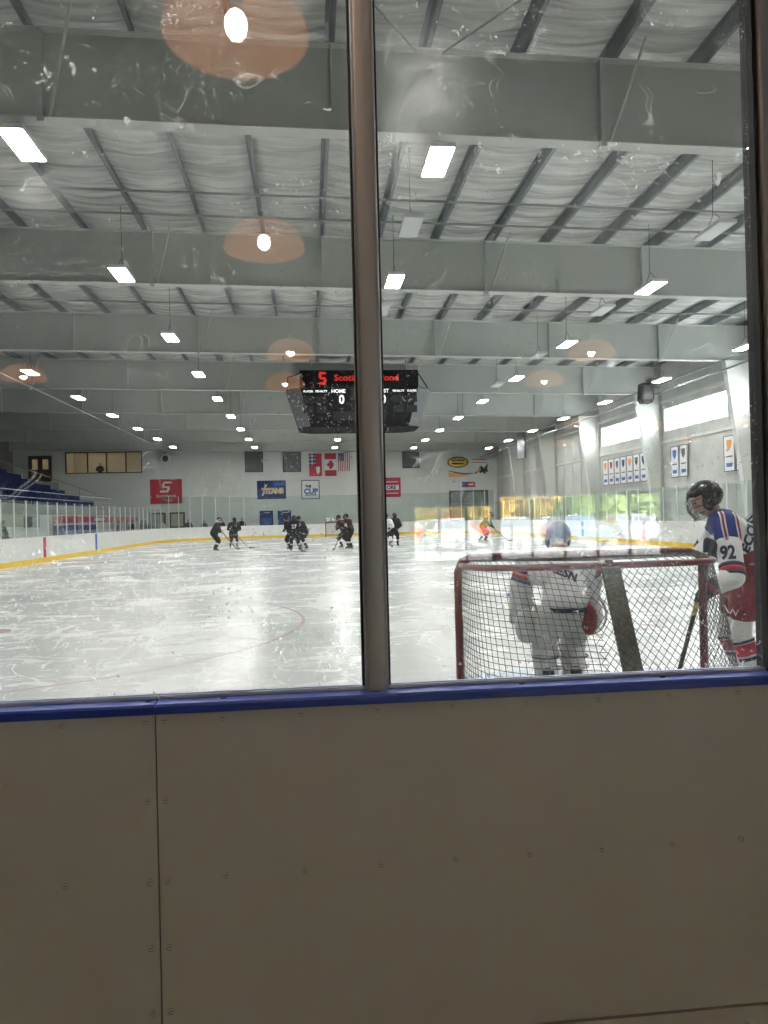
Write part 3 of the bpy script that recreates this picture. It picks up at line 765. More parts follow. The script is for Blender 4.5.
lp = [(0, .5), (.1, .3), (.2, .36), (.17, .08), (.32, .22), (.36, .12), (.5, .1), (.42, -.06), (.46, -.12), (.2, -.26), (.22, -.34), (.02, -.3), (.02, -.5), (-.02, -.5), (-.02, -.3), (-.22, -.34), (-.2, -.26), (-.46, -.12), (-.42, -.06), (-.5, .1), (-.36, .12), (-.32, .22), (-.17, .08), (-.2, .36), (-.1, .3)]
MB().prism([(-q * .8, p * .8) for p, q in lp], -.03, -.019, lambda p, q, d: (p, d, h / 2 + q)).build('maple_leaf', 'red_print', t)
t, w, h = flag('wall_flag', 'striped red and white flag with blue canton, rightmost of the three', 2.63, 3.62, 5.6, 7.15)
for i in range(13): rect(t, 'stripe', 'red_print' if i % 2 == 0 else 'white', -w / 2 + w * i / 13, -w / 2 + w * (i + 1) / 13, 0, h)
rect(t, 'canton', 'navy', -w / 2, w * .04, h * .58, h, -.02)
st = MB()
for i in range(4):
    for k in range(4): st.box((-w / 2 + .07 + i * .13, -.034, h * .62 + k * .15), (-w / 2 + .12 + i * .13, -.0285, h * .62 + k * .15 + .05))
st.build('stars', 'white', t)
# banners
t, w, h = panel('team_banner', 'navy banner with gold and white TITANS lettering on the far wall', 'banner', -4.42, -1.95, 3.3, 4.9, 'navy')
text('TITANS', .62, 'white', t, (.1, -.056, .68), xs=.88, bold=.05); text('TITANS', .62, 'gold', t, (.1, -.064, .68), xs=.88, bold=.015)
MB().prism([(-.85, .3), (-.55, 1.15), (-.62, 1.45), (-.5, 1.2), (-.3, 1.3), (-.55, .95), (-.7, .3)], -.06, -.051, lambda p, q, d: (p, d, q)).build('emblem', 'white', t)
rect(t, 'sky_stripe', 'blue_print', .2, 1.15, 1.15, 1.42, -.052)
t, w, h = panel('team_banner', 'white square sign with blue CUP lettering on the far wall', 'banner', -.62, .95, 3.22, 4.88, 'navy')
rect(t, 'face', 'white', -w / 2 + .07, w / 2 - .07, .07, h - .07, -.052)
text('THE', .28, 'navy', t, (-.2, -.064, 1.1), bold=.02); text('CUP', .62, 'blue_print', t, (.03, -.064, .66), bold=.03); rect(t, 'base_line', 'navy', -.5, .55, .32, .4, -.062)
t, w, h = panel('sponsor_banner', 'red banner with white emblem and lettering high on the far wall, left', 'banner', -13.4, -10.75, 3.1, 5.18, 'red_print')
b = MB()
for (x0, x1, z0, z1) in ((-.3, .38, .3, .46), (-.36, -.16, .08, .3), (-.3, .3, -.08, .08), (.14, .36, -.3, -.08), (-.4, .3, -.46, -.3)):
    b.prism([(x0 + z0 * .25, z0), (x1 + z0 * .25, z0), (x1 + z1 * .25, z1), (x0 + z1 * .25, z1)], -.06, -.051, lambda p, q, d: (p, d, 1.42 + q))
b.build('emblem', 'white', t)
text('Scotiabank', .38, 'white', t, (0, -.058, .66)); text('Pond', .34, 'white', t, (.15, -.058, .3))
t, w, h = panel('sponsor_banner', 'red sign', 'banner', 6.2, 8.05, 3.25, 4.95, 'red_print')
t['label'] = 'red square sign with white band of lettering just right of the grey post'
rect(t, 'band', 'white', -.55, .75, .62, 1.05, -.052); text('ORE', .42, 'navy', t, (.1, -.064, .83), bold=.02); rect(t, 'stripe', 'white', -.6, .7, 1.3, 1.36, -.052); rect(t, 'stripe', 'white', -.6, .7, .3, .36, -.052)
# yellow/black sign with swoosh
t, w, h = panel('shop_sign', 'cream sign with black and yellow oval and dark winged figure, far wall right', 'sign', 12.3, 16.1, 4.85, 6.95, 'wall')
ov = [(math.cos(2 * PI * i / 28), math.sin(2 * PI * i / 28)) for i in range(28)]
MB().prism([(-1.0 + .95 * a, 1.35 + .5 * b_) for a, b_ in ov], -.07, -.051, lambda p, q, d: (p, d, q)).build('oval', 'black', t)
MB().prism([(-1.0 + .84 * a, 1.35 + .40 * b_) for a, b_ in ov], -.08, -.071, lambda p, q, d: (p, d, q)).build('oval_face', 'gold', t)
rect(t, 'oval_lettering', 'black', -1.6, -.45, 1.42, 1.56, -.081); rect(t, 'oval_lettering', 'black', -1.55, -.5, 1.16, 1.32, -.081)
MB().tube([(-1.9, -.06, .62), (-1.2, -.06, .42), (-.4, -.06, .30), (.6, -.06, .36)], [.02, .06, .06, .02], 6).build('swoosh', 'black', t)
MB().prism([(-1.85, .5), (-1.0, .3), (.2, .2), (-.2, .08), (-1.85, .05)], -.06, -.051, lambda p, q, d: (p, d, q)).build('swoosh_fill', 'orange_print', t)
MB().prism([(.55, .4), (.8, .62), (1.0, 1.02), (1.2, .9), (1.35, .75), (1.7, 1.25), (1.62, .7), (1.75, .4), (1.5, .5), (1.4, .2), (1.25, .45), (1.0, .35), (.8, .5), (.6, .25)], -.07, -.051, lambda p, q, d: (p, d, q)).build('winged_figure', 'black', t)
MB().prism([(.62, .5), (.8, .6), (1.0, .95), (1.05, .6), (.85, .42)], -.08, -.071, lambda p, q, d: (p, d, q)).build('figure_body', 'orange_print', t)
for z in (1.55, 1.3): rect(t, 'pink_lettering', 'red_print', .3, 1.6, z - .03, z + .03, -.052)
t, w, h = panel('door_sign', 'small red and navy sign over the far garage door', 'sign', 13.5, 14.7, 3.98, 4.45, 'red_print')
rect(t, 'end_block', 'navy', -w / 2, -w * .1, 0, h, -.052); rect(t, 'lettering_bar', 'white', .0, .45, .18, .28, -.052)
# navy posters low on the far wall
for j, (x0, x1) in enumerate(((-4.25, -3.1), (-2.7, -1.55))):
    t, w, h = panel('wall_poster', 'dark navy poster low on the far wall, %s of the pair' % ('left' if j == 0 else 'right'), 'poster', x0, x1, .95, 2.3, 'navy')
    rect(t, 'headline', 'white', -.2, .3, 1.15, 1.2, -.052); rect(t, 'picture', 'blue_print', -.45, .45, .2, .75, -.052)
for j, (x0, x1) in enumerate(((-13.5, -12.15), (-11.85, -10.55))):
    t, w, h = panel('notice_board', 'brown notice board under the red banner, %s of the pair' % ('left' if j == 0 else 'right'), 'notice board', x0, x1, 1.0, 2.35, 'brown')
    rect(t, 'sheet_of_paper', 'beige', -.5, .5, .15, 1.2, -.052)
# far garage door
gd = MB().box((12.35, YB - .06, -.02), (12.5, YB + .1, 3.7)).box((15.7, YB - .06, -.02), (15.85, YB + .1, 3.7)).box((12.5, YB - .06, 3.55), (15.7, YB + .1, 3.7)).build('door_1', 'grey_dark'); struct(gd)
MB().box((12.5, YB + .17, 0), (15.7, YB + .25, 3.55)).build('door_backing', 'garage', gd)
for k in range(6): MB().box((12.51, YB + .10, .02 + k * .585), (15.69, YB + .16, .59 + k * .585)).build('door_panel', 'garage', gd)
for x in (13.4, 14.75): MB().box((x - .35, YB + .09, 2.42), (x + .35, YB + .099, 2.85)).build('door_window', 'win_glass', gd)
# mezzanine window with lit room
mw = MB()
for (a, b_, c, d) in ((-20.3, -14.0, 5.78, 5.86), (-20.3, -14.0, 7.52, 7.6), (-20.3, -20.22, 5.86, 7.52), (-14.08, -14.0, 5.86, 7.52)): mw.box((a, YB - .04, c), (b_, YB + .1, d))
mw = mw.build('window_9', 'black'); struct(mw)
edges = [-20.22, -18.5, -16.95, -15.35, -14.08]
for x in edges[1:-1]: MB().box((x - .05, YB - .03, 5.86), (x + .05, YB + .1, 7.52)).build('mullion', 'black', mw)
for k in range(4): MB().box((edges[k] + .051, YB + .02, 5.861), (edges[k + 1] - .051, YB + .03, 7.519)).build('pane', 'win_glass', mw)
def room(x0, x1, z0, z1, dep, nm):
    b = MB(); y0, y1 = YB + .31, YB + dep
    b.box((x0, y1, z0), (x1, y1 + .1, z1)).box((x0 - .1, y0, z0), (x0, y1, z1)).box((x1, y0, z0), (x1 + .1, y1, z1)).box((x0, y0, z0 - .1), (x1, y1, z0)).box((x0, y0, z1), (x1, y1, z1 + .1))
    return struct(b.build(nm, 'room'))
room(-20.6, -13.7, 5.0, 8.0, 3.2, 'wall_mezzanine'); room(-23.5, -21.2, 5.0, 7.7, 2.2, 'wall_stairhead')
for j, (x, y) in enumerate(((-19.3, 66.5), (-17.9, 67.3), (-14.9, 66.6), (-22.4, 66.5))):
    t = thing('room_light', 'small ceiling light inside the far upper room, %s from the left' % ORD[(j + 1) % 4], 'light', (x, y, 7.55 if j == 3 else 7.85))
    MB().box((-.35, -.1, 0), (.35, .1, .06)).build('housing', 'fixture', t); MB().box((-.33, -.09, -.008), (.33, .09, -.001)).build('diffuser', 'room_lamp', t)
dd = MB().box((-23.3, YB - .03, 5.15), (-23.2, YB + .1, 7.35)).box((-21.5, YB - .03, 5.15), (-21.4, YB + .1, 7.35)).box((-23.2, YB - .03, 7.25), (-21.5, YB + .1, 7.35)).build('door_2', 'brown'); struct(dd)
for k in range(2):
    x0 = -23.19 + k * .845
    me = wall_holes('door_leaf', 'brown', x0, x0 + .835, 5.16, 7.24, [(x0 + .18, x0 + .66, 6.2, 7.05)], lambda u, z, d: (u, YB + d, z), .02, .07, dd)
    MB().box((x0 + .18, YB + .04, 6.2), (x0 + .66, YB + .05, 7.05)).build('door_pane', 'win_glass', dd)
# air pipe with round mouth
t = thing('vent_pipe', 'grey pipe with a round dark white-ringed mouth, upper left of the far wall', 'vent', (-12.0, YB, 6.9))
MB().tube([(8, -.3, .75), (.5, -.3, .75), (.12, -.3, .7), (0, -.3, .55), (0, -.3, .2)], .09, 10).build('pipe', 'pipe', t, smooth=True)
MB().box((5, -.3, .72), (5.06, -.001, .78)).box((1.5, -.3, .72), (1.56, -.001, .78)).build('bracket', 'pipe', t)
MB().lathe([(.27, 0), (.40, 0), (.40, .2), (.27, .2), (.27, 0)], 24, Matrix.Translation((0, -.42, 0)) @ Matrix.Rotation(PI / 2, 4, 'X')).build('ring', 'white', t, smooth=True)
MB().lathe([(0, 0), (.27, 0), (.27, .05), (0, .05)], 24, Matrix.Translation((0, -.47, 0)) @ Matrix.Rotation(PI / 2, 4, 'X')).build('mouth', 'black', t)
# wall seam on the far wall: horizontal liner joints and downpipe
for z in (2.55, 5.0): MB().box((-13.7, YB - .0035, z - .02), (XR - .1, YB - .0005, z + .02)).build('liner_joint', 'steel_light', wb)
for x in (-13.7, -9.5, -1.2, 7.4, 11.4): MB().box((x - .02, YB - .0035, 2.58), (x + .02, YB - .0005, 7.4)).build('liner_joint', 'steel_light', wb)
# stadium speaker near the right wall
t = thing('hanging_speaker', 'black loudspeaker cluster hung from the beams near the right wall', 'speaker', (14.55, 31, 6.25))
MB().prism([(-.28, .1), (-.22, .75), (.22, .75), (.28, .1), (.18, -.1), (-.18, -.1)], -.25, .25, lambda p, q, d: (p, d, q)).build('cabinet', 'black', t)
MB().box((-.2, -.262, .05), (.2, -.251, .65)).build('grille', 'grey_dark', t)
MB().box((.1, -.3, .5), (.5, .1, .95)).build('horn_box', 'grey_dark', t)
MB().tube([(0, 0, .75), (0, 0, 1.0)], .02, 6).tube([(0, 0, 1.0), (.42, 0, 1.1), (.42, 0, 2.09)], .02, 6).build('bracket', 'pipe', t)
# dark panels at far right corner
t = thing('acoustic_panel', 'dark tall panel high in the far right corner', 'panel', (15.1, 52.0, 5.4)); MB().box((-.06, -.9, 0), (.06, .9, 1.9)).build('sheet', 'grey_dark', t)
MB().tube([(0, -.7, 1.9), (0, -.7, 2.0)], .02, 5).tube([(0, .7, 1.9), (0, .7, 2.0)], .02, 5).build('hanger', 'cable', t)

# banners on the right wall
def wall_pennant(y, z0, z1, w, label, tint, group):
    t = thing('championship_banner', label, 'banner', (XR - .10, y, z0), group=group)
    h = z1 - z0
    MB().box((-.012, -w / 2, 0), (0, w / 2, h)).build('cloth', 'white', t)
    MB().box((.0005, -w / 2, h - .04), (.0995, w / 2, h - .01)).build('hanging_bar', 'trim', t)
    for (a, b_, c, d) in ((-w / 2, -w / 2 + .03, 0, h), (w / 2 - .03, w / 2, 0, h), (-w / 2 + .03, w / 2 - .03, 0, .03), (-w / 2 + .03, w / 2 - .03, h - .03, h)): MB().box((-.02, a, c), (-.0125, b_, d)).build('edge', 'black' if tint != 'brown' else 'brown', t)
    MB().prism([(-.15, h * .70), (0, h * .58), (.15, h * .70), (.17, h * .88), (-.17, h * .88)], -.02, -.0125, lambda p, q, d: (d, p * w / .72, q)).build('crest', tint, t)
    MB().box((-.02, -w * .3, h * .40), (-.0125, w * .3, h * .44)).build('text_bar', 'grey_dark', t)
    MB().prism([(-w * .26, h * .13), (w * .26, h * .13), (w * .28, h * .24), (-w * .28, h * .24)], -.02, -.0125, lambda p, q, d: (d, p, q)).build('foot_crest', 'blue_print', t)
tints = ['orange_print', 'red_print', 'grey_dark', 'navy', 'orange_print', 'brown', 'navy']
for j in range(7):
    wall_pennant(40.6 - .80 * j, 2.98, 4.42, .72, 'white hanging banner with crest, %s from the left in the row of seven' % ORD[j], tints[j], 'row of seven banners on the right wall')
for j in range(2): wall_pennant(32.6 - .80 * j, 3.0, 4.42, .72, 'white crest banner, %s of the pair behind the black helmet' % ('left' if j == 0 else 'right'), ('blue_print', 'grey_dark')[j], 'pair of banners on the right wall')
for j in range(2): wall_pennant(28.15 - .85 * j, 3.0, 4.42, .76, 'white crest banner, %s of the pair nearest the right post' % ('left' if j == 0 else 'right'), ('orange_print', 'red_print')[j], 'two banners beside the right post')

# ------------------------------------------------------------------ left stand
bl = thing('bleacher_stand', 'stepped stand of blue seats behind the left boards', 'stand', (-13, 34, 0))
NR, Y0, Y1 = 9, -14.0, 17.0
MB().box((-.12, Y0, 2.05), (0, Y1, 2.55)).build('front_wall', 'dark_wall', bl)
MB().box((-.12, Y0, 1.5), (.02, 3.5, 2.045)).build('beige_band', 'beige', bl)
MB().box((-.12, Y0, 0), (.02, 3.5, 1.495)).build('white_band', 'far_board', bl)
MB().box((-.12, 3.55, 0), (0, Y1, 2.045)).build('bench_wall', 'wall', bl)
for i in range(NR):
    x1, x0, z = -.13 - .9 * i, -.13 - .9 * (i + 1), 2.15 + .36 * i
    MB().box((x0 + .001, Y0, z - .5), (x1, Y1, z)).build('step', 'seat_step', bl)
    s = MB(); y = Y0 + .3
    while y < Y1 - .6:
        if not any(abs(y - a) < .7 for a in (-5, 5)):
            s.box((x0 + .12, y, z + .40), (x0 + .52, y + .46, z + .45)).box((x0 + .06, y, z + .45), (x0 + .12, y + .46, z + .86)).box((x0 + .2, y + .18, z), (x0 + .28, y + .28, z + .40))
        y += .52
    o = s.build('seat_row', 'seat', bl)
MB().box((-9.9, Y0, 4.4), (-8.231, Y1, 5.39)).build('top_walkway', 'seat_step', bl)
MB().tube([(0, Y0, 3.15), (0, Y1, 3.15)], .022, 6).tube([(0, Y0, 2.85), (0, Y1, 2.85)], .018, 6).build('front_rail', 'pipe', bl)
pts = [(-.13 - .9 * NR, Y1, 2.15 + .36 * NR + .95), (0, Y1, 3.15)]
b = MB().tube(pts, .025, 6)
for i in range(0, NR + 1, 2): x = -.2 - .88 * i; b.tube([(x, Y1, 2.2 + .36 * max(0, i - 1)), (x, Y1, 3.13 + (.36 * NR + 2.15 + .95 - 3.15) * (-x / (.9 * NR)))], .02, 6)
b.build('end_rail', 'pipe', bl)
bw = MB().box((XL + .01, 34 + Y1 + .1, 0), (-20.9, YB - .01, 5.0))
o = bw.build('floor_mezzanine', 'dark_wall'); struct(o)
# boxes and hoardings behind the left glass (penalty benches)
for j, (y0, y1, z0, z1, m, lab) in enumerate(((39, 58, 1.62, 1.98, 'red_print', 'long red advertising hoarding behind the left glass'), (39, 46.5, .95, 1.50, 'navy', 'navy hoarding below the red one behind the left glass'))):
    t = thing('hoarding', lab, 'hoarding', (-12.7, (y0 + y1) / 2, z0)); MB().box((-.03, -(y1 - y0) / 2, 0), (.0, (y1 - y0) / 2, z1 - z0)).build('sheet', m, t)
    MB().box((-.1, -(y1 - y0) / 2, -z0), (-.031, -(y1 - y0) / 2 + .08, z1 - z0)).build('stand_post', 'pipe', t); MB().box((-.1, (y1 - y0) / 2 - .08, -z0), (-.031, (y1 - y0) / 2, z1 - z0)).build('stand_post', 'pipe', t)
    MB().box((.001, -2.5, .1), (.008, -.3, z1 - z0 - .1)).build('print_block', 'white' if j == 0 else 'blue_print', t)
t = thing('wall_cupboard', 'grey box on the beige band behind the left glass', 'box', (-12.6, 36.2, 1.45)); MB().box((-.37, -.5, 0), (0, .5, .5)).build('body', 'grey_dark', t); MB().box((.001, -.47, .03), (.012, .47, .47)).build('door', 'garage', t)

# ------------------------------------------------------------------ near goal
def goal(name, label, loc, face=1, mesh_step=.052, cord=.0027, brace=True):
    """frame in local coords: mouth at y=0, net reaching to y=-1 (times face)."""
    g = thing(name, label, 'goal', loc)
    H, HW = 1.235, .935
    f = lambda x, y, z: (x, y * face, z)
    pts = [f(-HW, 0, .0), f(-HW, 0, H - .1), f(-HW + .03, 0, H - .03), f(-HW + .1, 0, H), f(HW - .1, 0, H), f(HW - .03, 0, H - .03), f(HW, 0, H - .1), f(HW, 0, 0)]
    MB().tube(pts, .030, 10).build('front_frame', 'red', g, smooth=True)
    D1, D0 = .46, 1.08
    def plan(t, w, dep):   # t in 0..1 round the back, returns x, y
        a = PI * t; c, s_ = math.cos(a), math.sin(a); e = .55
        x = -w * (abs(c) ** e) * (1 if c >= 0 else -1); y = -dep * (abs(s_) ** e); return x, y
    MB().tube([f(*plan(i / 24, HW - .02, D1), H - .055) for i in range(25)], .024, 8).build('top_shelf_bar', 'red', g, smooth=True)
    MB().tube([f(*plan(i / 24, HW, D0), .03) for i in range(25)], .028, 8).build('base_frame', 'net_lace', g, smooth=True)
    if brace:
        MB().prism([(-.062, -.03), (.062, -.03), (.066, .0), (.062, .035), (-.062, .035), (-.066, 0)], 0, 1, lambda p, q, d: f(p + .02, -D1 - .02 - (D0 - D1 - .05) * d + q * .8, H - .06 - (H - .1) * d + q * .3)).build('padded_centre_post', 'pad', g)
        MB().tube([f(0.02, -D1, H - .02), f(0.02, -D1 - .01, H - .09)], .028, 8).build('centre_stub', 'red', g)
        # white lacing wound round the bars
        ln = MB()
        for i in range(18):
            x = -HW + .16 + i * (2 * HW - .32) / 17
            ln.tube([f(x + .02 * math.cos(q), .031 * math.cos(q), H + .031 * math.sin(q)) for q in [2 * PI * k / 8 for k in range(8)]], .0022, 4, closed=True)
        ln.build('lacing', 'net', g)['kind'] = 'stuff'
    # netting surface: u round the back (0..1), v top to bottom
    n_u = 60
    def surf(u, v):
        x1, y1 = plan(u, HW - .03, D1 + .01); x0, y0 = plan(u, HW - .02, D0 - .03)
        s_ = v ** 1.0; bul = math.sin(PI * v) * .03
        x = x1 + (x0 - x1) * s_; y = y1 + (y0 - y1) * s_
        return Vector(f(x * (1 + bul * .3), y - bul, (H - .06) * (1 - v) + .05 * v))
    # arc length along the surface in u (at mid height)
    us = [i / 400 for i in range(401)]; al = [0]
    for i in range(400): al.append(al[-1] + (surf(us[i + 1], .5) - surf(us[i], .5)).length)
    Ltot = al[-1]; Hs = 1.28
    def U(s):
        if s <= 0: return 0
        if s >= Ltot: return 1
        lo, hi = 0, 400
        while hi - lo > 1:
            m_ = (lo + hi) // 2
            if al[m_] <= s: lo = m_
            else: hi = m_
        return (lo + (s - al[lo]) / (al[hi] - al[lo] + 1e-9)) / 400
    P = lambda s, w: surf(U(s), min(1, max(0, w / Hs)))
    nb = MB()
    def strand(pts):
        pts = [p for p in pts]
        if len(pts) > 1: nb.tube(pts, cord, 3, caps=False)
    split = Ltot * .43
    # square mesh on the left part, bowed; diamonds on the rest
    q = mesh_step * .86
    s = 0
    while s < split: strand([P(s + .06 * math.sin(w / Hs * 2.4) * (s / split), w) for w in [Hs * k / 16 for k in range(17)]]); s += q
    w = 0
    while w < Hs:
        strand([P(s2, w + .10 * (s2 / split) ** 2 * (1 - w / Hs)) for s2 in [split * 1.05 * k / 18 for k in range(19)]]); w += q
    d = mesh_step * 1.08
    for sgn in (1, -1):
        k = -int(Hs / d) - 2
        while k * d < Ltot + Hs:
            pts = []
            for i in range(41):
                w = Hs * i / 40; s2 = k * d + w * .8 if sgn > 0 else k * d + (Hs - w) * .8
                if split <= s2 <= Ltot: pts.append(P(s2, w))
            strand(pts); k += 1
    # roof netting of the shelf
    for i in range(1, 36):
        t_ = i / 36; x, y = plan(t_, HW - .03, D1)
        if abs(y) > .03: strand([Vector(f(x, 0, H)), Vector(f(x, y / 2, H - .015)), Vector(f(x, y, H - .055))])
    for yy in (-.08, -.16, -.24, -.32, -.40):
        xw = HW - .05 - (.25 if yy < -.35 else .05 if yy < -.2 else 0); strand([Vector(f(-xw, yy, H - .01)), Vector(f(0, yy, H - .025)), Vector(f(xw, yy, H - .01))])
    nb.build('netting', 'net', g)['kind'] = 'stuff'
    return g
goal('hockey_goal', 'red framed hockey goal with cord net just behind the glass, seen from behind', (GX, 5.4, 0), 1)
goal('hockey_goal', 'small distant red hockey goal at the far end of the ice', (GX + .2, 59.6, 0), -1, mesh_step=.10, cord=.006, brace=False)
g2 = None

# ------------------------------------------------------------------ figures
def capsule(b, p0, r0, p1, r1, n=12):
    p0, p1 = Vector(p0), Vector(p1); d = p1 - p0; L_ = d.length
    if L_ < 1e-5: b.ell(p0, (r0, r0, r0), nu=n, nv=8); return
    t = d / L_; pts = []; rr = []
    for k in range(0, 5):
        a = PI / 2 * k / 4; pts.append(p0 - t * r0 * math.cos(a)); rr.append(max(1e-4, r0 * math.sin(a)))
    for k in range(0, 5):
        a = PI / 2 * k / 4; pts.append(p1 + t * r1 * math.sin(a)); rr.append(max(1e-4, r1 * math.cos(a)))
    b.tube(pts, rr, n)
def blob(name, prims, m, parent, voxel, smooth=3, cut=None):
    b = MB()
    for p in prims:
        if p[0] == 'c': capsule(b, *p[1:])
        elif p[0] == 'e': b.ell(p[1], p[2], p[3] if len(p) > 3 else None, 14, 10)
        elif p[0] == 'chain':
            for i in range(len(p[1]) - 1): capsule(b, p[1][i], p[2][i], p[1][i + 1], p[2][i + 1])
        elif p[0] == 'b': b.cbox((0, 0, 0), p[2], Matrix.Translation(p[1]) @ (p[3] if len(p) > 3 else Matrix()))
    me = b.mesh(name, m); fix_normals(me)
    o = bpy.data.objects.new(name, me)
    r = o.modifiers.new('r', 'REMESH'); r.mode = 'VOXEL'; r.voxel_size = voxel; r.use_smooth_shade = True
    if smooth:
        s = o.modifiers.new('s', 'SMOOTH'); s.iterations = smooth; s.factor = .5
    me2 = evaluated(o); me2.name = name
    if not me2.materials: me2.materials.append(MT[m])
    if cut is not None:
        import bmesh
        bm = bmesh.new(); bm.from_mesh(me2); g_ = bm.verts[:] + bm.edges[:] + bm.faces[:]
        bmesh.ops.bisect_plane(bm, geom=g_, plane_co=(0, 0, cut), plane_no=(0, 0, 1), clear_inner=True)
        bmesh.ops.holes_fill(bm, edges=[e for e in bm.edges if e.is_boundary], sides=0); bm.to_mesh(me2); bm.free()
    for p in me2.polygons: p.use_smooth = True
    return link(name, me2, parent)
def lerp(a, b, t): return tuple(a[i] + (b[i] - a[i]) * t for i in range(3))
def band(name, m, a, b, ra, rb, t0, t1, parent, k=1.06):
    p0, p1 = lerp(a, b, t0), lerp(a, b, t1); r0, r1 = (ra + (rb - ra) * t0) * k, (ra + (rb - ra) * t1) * k
    return MB().tube([p0, lerp(p0, p1, .5), p1], [r0, (r0 + r1) / 2, r1], 20).build(name, m, parent, smooth=True)
def head_prims(h, look, s=1.0):
    """head ellipsoid with jaw, nose, ears, brow at h looking along unit vector look"""
    h = Vector(h); f_ = Vector(look).normalized(); sd_ = f_.cross(Vector((0, 0, 1))).normalized(); u_ = sd_.cross(f_)
    R_ = Matrix((sd_, f_, u_)).transposed()
    P_ = lambda x, y, z: h + sd_ * x * s + f_ * y * s + u_ * z * s
    return R_, P_, [('e', h, (.076 * s, .095 * s, .112 * s), R_), ('e', P_(0, .03, -.06), (.055 * s, .06 * s, .06 * s), R_), ('e', P_(0, .098, -.012), (.014 * s, .02 * s, .026 * s), R_),
                    ('e', P_(.078, -.005, -.01), (.012 * s, .02 * s, .032 * s), R_), ('e', P_(-.078, -.005, -.01), (.012 * s, .02 * s, .032 * s), R_), ('e', P_(0, .078, .03), (.05 * s, .02 * s, .014 * s), R_), ('e', P_(0, .088, -.055), (.026 * s, .012 * s, .010 * s), R_)]
def face_parts(R_, P_, root, m='black'):
    for sx in (-1, 1): MB().ell(P_(sx * .033, .088, .008), (.013, .008, .008), R_, 8, 6).build('eye', m, root, smooth=True)
    MB().ell(P_(0, .099, -.055), (.022, .006, .005), R_, 8, 6).build('mouth', 'red_print', root, smooth=True)
def helmet(R_, P_, root, m, cage=True, detail=1, s=1.0):
    hb = MB(); c = P_(0, -.005, .025)
    for (k, flip) in ((1.0, 0), (.93, 1)):
        hb.ell(c, (.108 * k * s, .135 * k * s, .118 * k * s), R_, 20, 14, keep=lambda p: not (p.z < .02 * s and p.y > .02 * s) and p.z > -.085 * s)
    hm = hb.build('helmet', m, root, smooth=True)
    if detail:
        ear = MB()
        for sx in (-1, 1): ear.ell(P_(sx * .098, .02, -.03), (.016 * s, .04 * s, .055 * s), R_, 10, 6)
        ear.build('ear_guard', m, hm, smooth=True)
    if cage:
        cg = MB()
        for i in range(9):
            x = -.076 + .019 * i; cg.tube([P_(x, .13 - abs(x) * .35, .05), P_(x * 1.05, .155 - abs(x) * .4, -.03), P_(x * .85, .135 - abs(x) * .4, -.115)], .0035 if detail else .009, 4)
        for z in (.03, -.02, -.07, -.112):
            cg.tube([P_(.10 * math.sin(a), .02 + .13 * math.cos(a), z) for a in [-1.3 + 2.6 * k / 8 for k in range(9)]], .0035 if detail else .009, 4)
        cg.build('face_cage', 'cage' if detail else 'black', root)
    return hm
def glove(root, name, wrist, hand, m, detail, grip=(0, 0, 1), m2=None):
    w, h = Vector(wrist), Vector(hand); d = (h - w).normalized(); g = Vector(grip).normalized()
    s = d.cross(g)
    if s.length < .1: s = d.cross(Vector((1, 0, 0)))
    s.normalize()
    pr = [('c', w - d * .03, .068, w + d * .05, .060), ('c', w + d * .05, .052, h, .046), ('e', h, (.05, .05, .055))]
    if detail:
        for i in range(4):     # four fingers curled round the shaft, unequal lengths
            base = h + g * (-.045 + .03 * i) + d * .02; L_ = (.062, .072, .07, .055)[i]
            k1 = base + d * L_ * .55 + s * .03; k2 = k1 + s * .02 - d * L_ * .55
            pr += [('chain', [base, k1, k2 + s * .012], [.0165, .0155, .013])]
        tb = h - s * .0 + g * .05
        pr += [('chain', [h + g * .035 - d * .02, tb + s * .03, tb + s * .045 + d * .035], [.018, .016, .013])]
    o = blob(name, pr, m, root, .012 if detail else .03, 1)
    if m2: band('cuff_stripe', m2, tuple(w - d * .03), tuple(w + d * .04), .068, .062, .2, .75, o, 1.04)
    return o
def skate(root, ank, toe, detail):
    a, t = Vector(ank), Vector(toe); d = (t - a); d.z = 0; d.normalize(); s = Vector((d.y, -d.x, 0))
    pr = [('c', a + Vector((0, 0, .03)), .055, a - d * .02 + Vector((0, 0, -.02)), .05), ('c', a - d * .02 + Vector((0, 0, -.03)), .045, a + d * .15 + Vector((0, 0, -.045)), .038)]
    o = blob('skate', pr, 'skate', root, .014 if detail else .03, 1)
    m_ = Matrix((( d.x, s.x, 0, a.x), (d.y, s.y, 0, a.y), (0, 0, 1, 0), (0, 0, 0, 1)))
    MB().box((-.09, -.004, 0), (.19, .004, .03), m_).box((-.08, -.012, .03), (-.01, .012, .055), m_).box((.09, -.012, .03), (.16, .012, .055), m_).build('skate_blade', 'blade', o)
    return o
def drape_text(body, size, m, target, parent, origin, xdir, ydir, ndir, **k):
    me = text_mesh(body, size, extrude=0.0, **k); me.materials.clear(); me.materials.append(MT[m])
    import bmesh
    bm = bmesh.new(); bm.from_mesh(me)
    bmesh.ops.triangulate(bm, faces=bm.faces)
    for _ in range(2):
        lg = [e for e in bm.edges if e.calc_length() > .02]
        if lg: bmesh.ops.subdivide_edges(bm, edges=lg, cuts=1)
    bmesh.ops.triangulate(bm, faces=bm.faces)
    bm.to_mesh(me); bm.free()
    tv = [v.co.copy() for v in target.data.vertices]; bvh = BVHTree.FromPolygons(tv, [tuple(p.vertices) for p in target.data.polygons])
    X, Y, N_ = Vector(xdir).normalized(), Vector(ydir).normalized(), Vector(ndir).normalized(); O = Vector(origin)
    for v in me.vertices:
        p = O + X * v.co.x + Y * v.co.y; hit = bvh.ray_cast(p + N_ * .4, -N_, .8)
        v.co = (hit[0] + N_ * .006) if hit[0] else p
    return link('lettering', me, parent)
